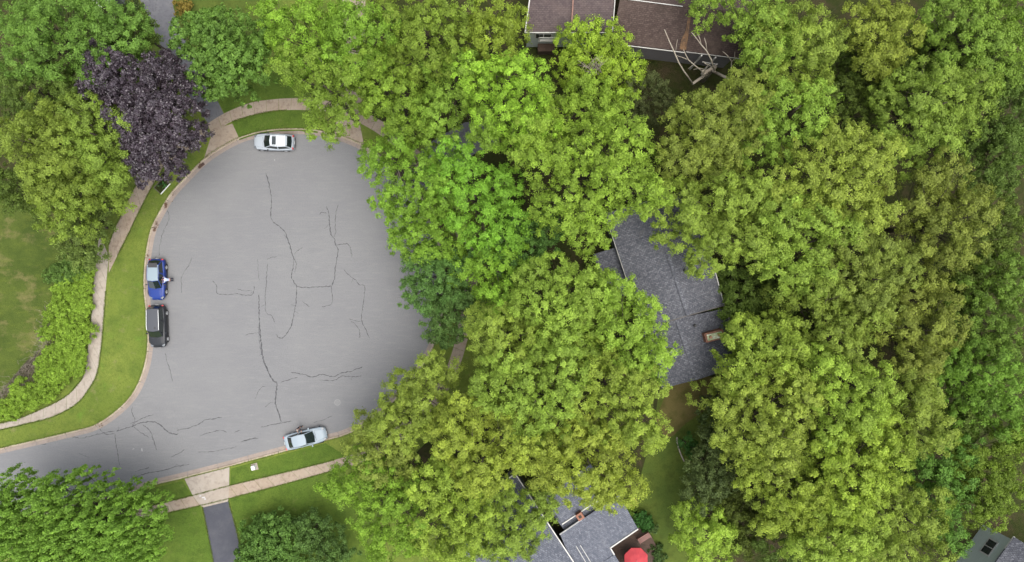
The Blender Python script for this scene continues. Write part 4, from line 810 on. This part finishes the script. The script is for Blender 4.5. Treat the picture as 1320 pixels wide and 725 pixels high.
# ------------------------------------------------------------------ cars
def clamp(x, a, b): return max(a, min(b, x))
def interp(x, T):
    for (a, va), (b, vb) in zip(T, T[1:]):
        if x <= b: 
            t = clamp((x-a)/(b-a), 0, 1); t = t*t*(3-2*t) if False else t
            return tuple(p+(q-p)*t for p, q in zip(va, vb))
    return T[-1][1]
M_TYRE = mat('tyre_rubber', (.018,.018,.019), .85); M_RIM = mat('alloy_rim', (.42,.43,.44), .3, .8); M_CGL = mat('car_glass', (.012,.018,.018), .06, spec=.9)
M_BLKP = mat('black_plastic', (.022,.022,.024), .55); M_HEAD = mat('headlight_lens', (.12,.13,.14), .15, spec=.9); M_TAIL = mat('taillight_lens', (.32,.015,.015), .12, spec=.8); M_PLATE = mat('number_plate', (.7,.7,.7), .5)
def car(label, at, ang, L, W, Hh, paint, roofm, kind, group, cat, glassroof=None):
    """x forward; cross sections lofted along the length"""
    root = empty({'sedan':'sedan_car','suv':'suv_car','hatch':'crossover_car'}[kind], at, label, cat, group, ang)
    hl, hw = L/2, W/2; bh = {'sedan':.86,'suv':1.00,'hatch':.95}[kind]; hood = {'sedan':.80,'suv':.98,'hatch':.93}[kind]; deck = {'sedan':.93,'suv':1.02,'hatch':1.0}[kind]
    # stations: x, half width, z of shoulder, z of centre line, z bottom
    ST = [(-hl, (hw*.72, .55, .56, .38)), (-hl+.04, (hw*.80, deck*.80, deck*.86, .30)), (-hl+.16, (hw*.88, deck*.93, deck*.985, .24)), (-hl+.45, (hw*.95, deck*.97, deck*1.02, .21)), (-hl+.95, (hw, bh, bh*1.03, .20)), (0, (hw*1.0, bh*.985, bh*1.03, .19)),
          (hl-1.35, (hw*.99, bh*.96, hood*1.04, .20)), (hl-.85, (hw*.96, hood*.90, hood*.99, .20)), (hl-.42, (hw*.89, hood*.82, hood*.91, .21)), (hl-.16, (hw*.77, hood*.70, hood*.79, .24)), (hl-.05, (hw*.64, hood*.58, hood*.66, .28)), (hl, (hw*.50, .46, .50, .36))]
    xs = sorted(set([s_[0] for s_ in ST]+[-hl+.3, -hl+.7, -1.0, -.5, .5, hl-1.1, hl-.62, hl-.3])); vs = []; fs = []; NP = 14
    for x in xs:
        w_, zs, zc, zb = interp(x, ST); zm = (zs+zb)/2
        half = [(0, zc), (w_*.35, zc-.008), (w_*.66, zc-(zc-zs)*.35), (w_*.90, zs+.005), (w_*.985, zs-.07), (w_*1.0, zm+.05), (w_*.97, zb+.10), (w_*.86, zb)]
        ring = half+[(-y, z) for y, z in half[-1:0:-1]]; vs += [(x, y, z) for y, z in ring]; nr = len(ring)
    for i in range(len(xs)-1):
        for k in range(nr): fs.append((i*nr+k, i*nr+(k+1)%nr, (i+1)*nr+(k+1)%nr, (i+1)*nr+k))
    fs.append(tuple(range(nr))[::-1]); fs.append(tuple((len(xs)-1)*nr+k for k in range(nr)))
    body = fixn(mesh_obj('body', vs, fs, paint, root, True)); sb = body.modifiers.new('sub','SUBSURF'); sb.levels = sb.render_levels = 1
    # cabin: base ring at belt, roof ring on top
    if kind == 'sedan':  cx = (-hl+.42, -hl+1.14, hl-2.25, hl-1.32)
    elif kind == 'suv':  cx = (-hl+.12, -hl+.42, hl-1.95, hl-1.22)
    else:                cx = (-hl+.16, -hl+.72, hl-2.20, hl-1.30)
    zb_ = bh*.95; wb = hw*.90; wt = hw*.70; zt = Hh
    if kind == 'suv': wt = hw*.74
    B4_ = [(cx[0],-wb*.86,zb_+.02),(cx[3],-wb*.84,zb_),(cx[3],wb*.84,zb_),(cx[0],wb*.86,zb_+.02)]
    T4_ = [(cx[1],-wt*.93,zt-.03),(cx[2],-wt*.92,zt-.03),(cx[2],wt*.92,zt-.03),(cx[1],wt*.93,zt-.03)]
    midb = [((cx[0]+cx[3])/2, s_*wb, zb_) for s_ in (-1,1)]; midt = [((cx[1]+cx[2])/2, s_*wt, zt-.0) for s_ in (-1,1)]
    ft = Vector((cx[3]+.10, 0, zb_)); rt = Vector((cx[0]-.06, 0, zb_)); ftt = Vector((cx[2]+.08,0,zt-.01)); rtt = Vector((cx[1]-.05,0,zt-.02))
    V = [Vector(v) for v in (B4_[0], midb[0], B4_[1], ft, B4_[2], midb[1], B4_[3], rt)]+[Vector(v) for v in (T4_[0], midt[0], T4_[1], ftt, T4_[2], midt[1], T4_[3], rtt)]
    F = [(i, (i+1)%8, 8+(i+1)%8, 8+i) for i in range(8)]
    cab = fixn(mesh_obj('cabin', V, F+[tuple(range(7,-1,-1))], paint, root)); bevel(cab, .03, 2)
    # roof panel with slight crown
    RV = [v.copy() for v in V[8:]]+[Vector(((cx[1]+cx[2])/2, 0, zt+.035))]+[Vector((cx[1]*.78+cx[2]*.22, y, zt+.02)) for y in (-wt*.5, wt*.5)]+[Vector((cx[1]*.22+cx[2]*.78, y, zt+.02)) for y in (-wt*.5, wt*.5)]
    RF = [(0,1,9),(1,8,9),(1,11,8),(1,2,11),(2,3,11),(3,12,11),(3,4,12),(4,5,12),(5,8,12),(5,10,8),(5,6,10),(6,7,10),(7,9,10),(7,0,9),(8,11,12),(8,10,9)]
    rf = fixn(mesh_obj('roof', RV, RF, roofm, root, True))
    if rf.data.polygons[0].normal.z < 0: rf.data.flip_normals()
    for v in rf.data.vertices: v.co.z += .004
    def quad_on(name, a, b, c, d, m, ins=.10, off=.012, ins_u=None):
        """glass laid on the facet a b (bottom) c d (top), inset, 12 mm proud"""
        ins_u = ins if ins_u is None else ins_u
        def P_(u, v): return (a.lerp(b,u)).lerp(d.lerp(c,u), v)
        q = [P_(ins_u, ins), P_(1-ins_u, ins), P_(1-ins_u, 1-ins), P_(ins_u, 1-ins)]; n = (q[1]-q[0]).cross(q[3]-q[0]).normalized(); ce = (a+b+c+d)/4
        if n.dot(ce-Vector((0,0,.6))) < 0: n = -n
        mb = MB(); o1 = [p+n*off for p in q]; o0 = [p-n*.01 for p in q]
        mb.add(o1+o0, [(0,1,2,3),(7,6,5,4),(0,4,5,1),(1,5,6,2),(2,6,7,3),(3,7,4,0)]); return fixn(mb.build(name, m, root))
    # windscreen and rear window are two facets each: join them
    def wrap(name, i0, i1, i2, m, ins_v=(.08,.95), ins_u=.08):
        a, b, c = V[i0], V[i1], V[i2]; A_, B__, C_ = V[8+i0], V[8+i1], V[8+i2]
        def P_(p, q, v): return p.lerp(q, v)
        rows = []
        for v in ins_v:
            p0, p1, p2 = a.lerp(A_, v), b.lerp(B__, v), c.lerp(C_, v); rows += [p0.lerp(p1, ins_u), p1, p2.lerp(p1, ins_u)]
        s_ = 1 if b.x > 0 else -1; o = Vector((s_*.012,0,.014)); vs = [p+o for p in rows]+[p-o*.4 for p in rows]
        fs = [(0,1,4,3),(1,2,5,4),(6,9,10,7),(7,10,11,8),(0,6,7,1),(1,7,8,2),(3,4,10,9),(4,5,11,10),(0,3,9,6),(2,8,11,5)]
        return fixn(mesh_obj(name, vs, fs, m, root))
    wrap('windshield', 2, 3, 4, M_CGL); wrap('rear_window', 6, 7, 0, M_CGL, (.14,.9), .10)
    for s_, ii in ((-1,(0,1,2)), (1,(6,5,4))):
        for (i0,i1) in ((ii[0],ii[1]),(ii[1],ii[2])):
            quad_on('side_window', V[i0], V[i1], V[8+i1], V[8+i0], M_CGL, .12, .012, .06)
    # wheels
    wr = .36 if kind != 'sedan' else .32; wx = (hl-.92, -hl+.95)
    for x in wx:
        for s_ in (-1,1):
            mb = MB(); y0 = s_*(hw-.21); y1 = s_*(hw-.0); 
            mb.cyl((x,y0,wr),(x,y1,wr), wr, wr, 28); wl_ = bevel(fixn(mb.build('wheel', M_TYRE, root, False)), .035, 3)
            mb = MB(); mb.cyl((x,y1-s_*.02,wr),(x,y1+s_*.008,wr), wr*.66, wr*.62, 24)
            for k in range(5):
                t = 2*math.pi*k/5; mb.box((x+math.cos(t)*wr*.33, y1+s_*.012, wr+math.sin(t)*wr*.33), (.07,.02,.07))
            fixn(mb.build('rim', M_RIM, wl_))
            mb = MB(); arc = [(x+(wr+.05)*math.cos(t), s_*(hw+.004), wr+(wr+.05)*math.sin(t)) for t in [math.pi*k/12 for k in range(13)]]
            mb.tube(arc, .028, 6); fixn(mb.build('wheel_arch', M_BLKP, root))
    for s_ in (-1,1):
        mb = MB(); mb.box((cx[3]-.42, s_*(hw*.93+.13), bh+.03), (.13,.24,.13)); bevel(mb.build('side_mirror', paint if kind != 'hatch' else M_BLKP, root), .035, 3)
        mb = MB(); p0 = Vector((hl-.30, s_*hw*.66, hood*.76)); mb.box(p0, (.34,.26,.12), s_*R(-24)); bevel(mb.build('headlight', M_HEAD, root), .035, 2)
        mb = MB(); mb.box((-hl+.10, s_*hw*.72, deck*.82), (.16,.26,.20), s_*R(20)); bevel(mb.build('taillight', M_TAIL, root), .03, 2)
        for xx in (-.45,.45):
            mb = MB(); mb.box((xx-.1, s_*(hw+.006), bh*.80), (.16,.02,.03)); mb.build('door_handle', paint, root)
            mb = MB(); mb.box((xx+.42 if xx > 0 else xx-.38, s_*(hw*.997), bh*.62), (.012,.012,bh*.5)); mb.build('door_seam', M_BLKP, root)
        mb = MB(); mb.box((0, s_*(hw-.01), .25), (L-2.5,.05,.09)); mb.build('sill', M_BLKP, root)
    mb = MB(); mb.box((hl-.07,0,.40), (.10,hw*.95,.20)); bevel(mb.build('grille', M_BLKP, root), .03); mb = MB(); mb.box((hl-.01,0,.42), (.02,.32,.12)); mb.build('number_plate', M_PLATE, root)
    mb = MB(); mb.box((-hl+.03,0,.36), (.10,hw*1.25,.16)); bevel(mb.build('rear_bumper', M_BLKP, root), .03); mb = MB(); mb.box((-hl-.03,0,.62), (.02,.32,.12)); mb.build('number_plate', M_PLATE, root)
    for s_ in (-1,1):   # bonnet edge seams
        mb = MB(); zf = lambda x: interp(x, ST)[2]
        mb.tube([(x, s_*hw*(.70-.05*k), interp(x,ST)[1]+(interp(x,ST)[2]-interp(x,ST)[1])*.62+.004) for k, x in enumerate((hl-1.2, hl-.9, hl-.6, hl-.4))], .007, 4); mb.build('bonnet_seam', M_BLKP, root)
    mb = MB(); mb.tube([(cx[3]+.16, -wb*.6, zb_+.035), (cx[3]+.08, .1, zb_+.05)], .012, 5); mb.tube([(cx[3]+.17, wb*.1, zb_+.035), (cx[3]+.10, wb*.7, zb_+.05)], .012, 5); mb.build('wiper', M_BLKP, root)

    return root, cx, zt, wt
def metal(name, col, rough=.28, m=.0): return mat(name, col, .5, m, .15, .25)
P_SIL = metal('silver_paint', (.31,.34,.37), .35); P_WHITE = metal('white_roof_paint', (.52,.55,.58), .35); P_BLUE = metal('blue_paint', (.014,.034,.17), .25); P_BLK = metal('black_paint', (.020,.022,.026), .22)
P_SED = metal('pale_silver_blue_paint', (.24,.285,.32), .35); P_BLKSKY = metal('black_roof_painted_sky', (.060,.063,.072), .35); P_GLSKY = metal('glass_roof_painted_sky', (.20,.25,.28), .25)  # blue and black cars' roofs: sky reflection painted into the colour
CG = 'cars parked along the kerb of the turning circle'
c1, cx, zt, wt = car('silver crossover with white roof and sunroof parked at the top of the turning circle', G(355.5,185,0), R(178.5), 4.55, 1.86, 1.66, P_SIL, P_WHITE, 'hatch', CG, 'car')
mb = MB(); mb.box((cx[2]-.42,0,zt+.045), (.44,.92,.02)); bevel(mb.build('sunroof', M_CGL, c1), .02)
for s_ in (-1,1): mb = MB(); mb.tube([(cx[1]+.1,s_*wt*.84,zt+.03),(0,s_*wt*.88,zt+.08),(cx[2]-.1,s_*wt*.84,zt+.03)], .022, 6); mb.build('roof_rail', M_RIM, c1)
mb = MB(); mb.box((cx[1]-.10,0,zt-.02), (.22,wt*1.6,.03)); bevel(mb.build('spoiler', P_SIL, c1), .01)
c2, cx, zt, wt = car('bright blue car with sky reflection painted pale on its roof parked at the left kerb', G(206,360.5,0), R(-90), 4.6, 1.90, 1.62, P_BLUE, P_GLSKY, 'hatch', CG, 'car')
mb = MB(); mb.box((cx[1]+.02,0,zt+.025), (.50,wt*1.5,.03)); bevel(mb.build('spoiler', M_BLKP, c2), .01)
for s_ in (-1,1): mb = MB(); mb.tube([(cx[1]+.1,s_*wt*.9,zt+.03),(0,s_*wt*.94,zt+.07),(cx[2]-.1,s_*wt*.9,zt+.03)], .022, 6); mb.build('roof_rail', P_BLUE, c2)
c3, cx, zt, wt = car('black sport utility car with sky reflection painted grey on its roof parked behind the blue car', G(207,420.5,0), R(-88), 4.75, 1.94, 1.74, P_BLK, P_BLKSKY, 'suv', CG, 'car')
for s_ in (-1,1): mb = MB(); mb.tube([(cx[1]+.1,s_*wt*.9,zt+.03),(0,s_*wt*.94,zt+.09),(cx[2]-.1,s_*wt*.9,zt+.03)], .026, 6); mb.build('roof_rail', M_RIM, c3)
mb = MB(); mb.box((cx[2]-.3,.3*wt,zt+.04), (.20,.14,.05)); mb.build('roof_antenna', M_BLKP, c3)
c4, cx, zt, wt = car('pale silver sedan parked along the lower kerb with a person at its door', G(396,563.5,0), R(14), 4.75, 1.80, 1.44, P_SED, P_SED, 'sedan', CG, 'car')

# ------------------------------------------------------------------ people
M_SKIN = mat('skin', (.48,.28,.20), .55); M_HAIR1 = mat('hair_grey', (.36,.30,.27), .8); M_HAIR2 = mat('hair_dark', (.025,.018,.015), .7)
def skin_mesh(name, J, Eg, rad, root_i, m, parent, sub=2):
    me = bpy.data.meshes.new(name); me.from_pydata([tuple(j) for j in J], Eg, []); o = bpy.data.objects.new(name, me); COL.objects.link(o)
    md = o.modifiers.new('skin','SKIN'); sv = me.skin_vertices[0].data if me.skin_vertices else None
    if sv is None: return None
    for i, r in enumerate(rad): sv[i].radius = (r, r) if not isinstance(r, tuple) else r; sv[i].use_root = (i == root_i)
    md.use_smooth_shade = True; s_ = o.modifiers.new('sub','SUBSURF'); s_.levels = s_.render_levels = sub
    dg = bpy.context.evaluated_depsgraph_get(); dg.update(); nm = bpy.data.meshes.new_from_object(o.evaluated_get(dg)); o.modifiers.clear(); o.data = nm; nm.name = name
    nm.materials.clear(); nm.materials.append(m); nm.polygons.foreach_set('use_smooth', [True]*len(nm.polygons)); o.parent = parent; return o
def person(label, at, rz, shirt, trousers, hair, bend, hands):
    """faces +x, bends forward from the hip by bend radians; hands: two local points"""
    r = empty('person', at, label, 'person', None, rz); hip = Vector((0,0,.92))
    def up(x, y, z):   # point of the upper body, z above the hip
        c_, s_ = math.cos(bend), math.sin(bend); return hip+Vector((x*c_+z*s_, y, z*c_-x*s_))
    pel, bel, che, nek, hea, top = up(0,0,.0), up(.01,0,.2), up(0,0,.42), up(.0,0,.58), up(.04,0,.70), up(.04,0,.80)
    J = [pel, bel, che, nek, hea, top]; rad = [.13,.125,.145,.055,.085,.075]; Ed = [(0,1),(1,2),(2,3),(3,4),(4,5)]
    arms = []
    for s_, h in ((-1,hands[0]),(1,hands[1])):
        sh = up(0,s_*.17,.50); wr_ = Vector(h); el = sh.lerp(wr_, .5)+Vector((-.03,s_*.08,-.07)); b = len(J)
        J += [sh, el, wr_]; rad += [.062,.045,.030]; Ed += [(2,b),(b,b+1),(b+1,b+2)]; arms.append((sh, el, wr_))
        d = (wr_-el).normalized(); sd_ = d.cross(Vector((0,0,1))).normalized(); pm_ = wr_+d*.07; J.append(pm_); rad.append((.036,.018)); Ed.append((b+2,b+3))
    legs = []
    for s_ in (-1,1):
        b = len(J); hp = Vector((0,s_*.095,.86)); kn = Vector((.03,s_*.11,.49)); an = Vector((-.02,s_*.12,.09)); to = Vector((.15,s_*.13,.04))
        J += [hp, kn, an, to]; rad += [.092,.062,.043,.036]; Ed += [(0,b),(b,b+1),(b+1,b+2),(b+2,b+3)]; legs.append((hp,kn,an,to))
    skin_mesh('body', J, Ed, rad, 0, M_SKIN, r)
    for (sh, el, wr_) in arms:   # fingers, curled against what they touch
        d = (wr_-el).normalized(); sd_ = d.cross(Vector((0,0,1))).normalized(); mb = MB(); dn_ = sd_.cross(d)
        for k, (off, ln) in enumerate(((-.028,.062),(-.010,.075),(.009,.070),(.027,.052))):
            a = wr_+d*.085+sd_*off; mb.tube([a, a+d*ln*.6+dn_*.0, a+d*ln-Vector((0,0,.02))], [.009,.0085,.006], 6)
        a = wr_+d*.03-sd_*.03; mb.tube([a, a-sd_*.03+d*.02, a-sd_*.035+d*.055], [.011,.010,.007], 6); mb.build('fingers', M_SKIN, r, True)
    # clothes: shirt over torso and upper arms, trousers over hips and legs, shoes, hair
    J = [pel+Vector((0,0,-.02)), bel, che, up(0,0,.53)]; rad = [.145,.142,.162,.085]; Ed = [(0,1),(1,2),(2,3)]
    for (sh, el, wr_) in arms: b = len(J); J += [sh, el, el.lerp(wr_, .45)]; rad += [.078,.060,.050]; Ed += [(2,b),(b,b+1),(b+1,b+2)]
    skin_mesh('shirt', J, Ed, rad, 0, shirt, r)
    J = [hip+Vector((0,0,.03)), hip+Vector((0,0,-.03))]; rad = [.142,.14]; Ed = [(0,1)]
    for (hp,kn,an,to) in legs: b = len(J); J += [hp, kn, an+Vector((0,0,.02))]; rad += [.105,.078,.062]; Ed += [(1,b),(b,b+1),(b+1,b+2)]
    skin_mesh('trousers', J, Ed, rad, 0, trousers, r)
    for (hp,kn,an,to) in legs: skin_mesh('shoe', [an-Vector((.03,0,.03)), an+Vector((.08,0,-.045)), to], [(0,1),(1,2)], [.048,.045,.040], 0, mat('shoe_dark', (.05,.05,.05), .7), r, 1)
    # head details
    hd = (top-hea).normalized(); fw = Vector((hd.z,0,-hd.x)); c = hea.lerp(top, .45)
    mb = MB(); nlat = 8; vs = []; 
    for i in range(nlat+1):
        th = (math.pi*.58)*i/nlat
        for k in range(14):
            ph = 2*math.pi*k/14; q = math.cos(th)*hd*.118+math.sin(th)*(math.cos(ph)*fw*.104+math.sin(ph)*Vector((0,1,0))*.090)
            if math.cos(ph) > .2 and th > .95: q = q*.86
            vs.append(c+q-fw*.008)
    fs = [(i*14+k, i*14+(k+1)%14, (i+1)*14+(k+1)%14, (i+1)*14+k) for i in range(nlat) for k in range(14)]
    fixn(mesh_obj('hair', vs, fs, hair, r, True))
    mb = MB(); e0 = c-hd*.01
    for s_ in (-1,1):
        mb.cyl(e0+fw*.078+Vector((0,s_*.032,0)), e0+fw*.092+Vector((0,s_*.032,0)), .012,.008,8)
    mb.build('eyes', M_BLKP, r); mb = MB(); mb.tube([e0+fw*.085, e0+fw*.112-hd*.035], [.009,.014], 6); 
    for s_ in (-1,1): mb.tube([e0+Vector((0,s_*.084,.015)), e0+Vector((0,s_*.092,0)), e0+Vector((0,s_*.084,-.02))], [.010,.013,.009], 6)
    mb.build('nose', M_SKIN, r, True); mb = MB(); mb.tube([e0+fw*.088-hd*.06+Vector((0,-.022,0)), e0+fw*.092-hd*.06, e0+fw*.088-hd*.06+Vector((0,.022,0))], [.004,.006,.004], 5); mb.build('mouth', mat('lips', (.32,.10,.09), .5), r)
    return r
person('person in dark clothes standing at the driver side door of the silver sedan', G(388.5,549.5,0), R(-78), mat('shirt_black', (.025,.025,.035), .9), mat('trousers_dark', (.03,.03,.04), .9), M_HAIR1, .12, [(.42,-.22,.98),(.44,.20,1.02)])
person('person in a pale blue shirt and dark trousers leaning against the blue car', G(223.5,360.8,0), R(180), mat('shirt_pale_blue', (.36,.42,.62), .9), mat('trousers_navy', (.025,.028,.05), .9), mat('hair_auburn', (.11,.045,.04), .7), .75, [(.68,-.25,1.02),(.68,.25,1.05)])
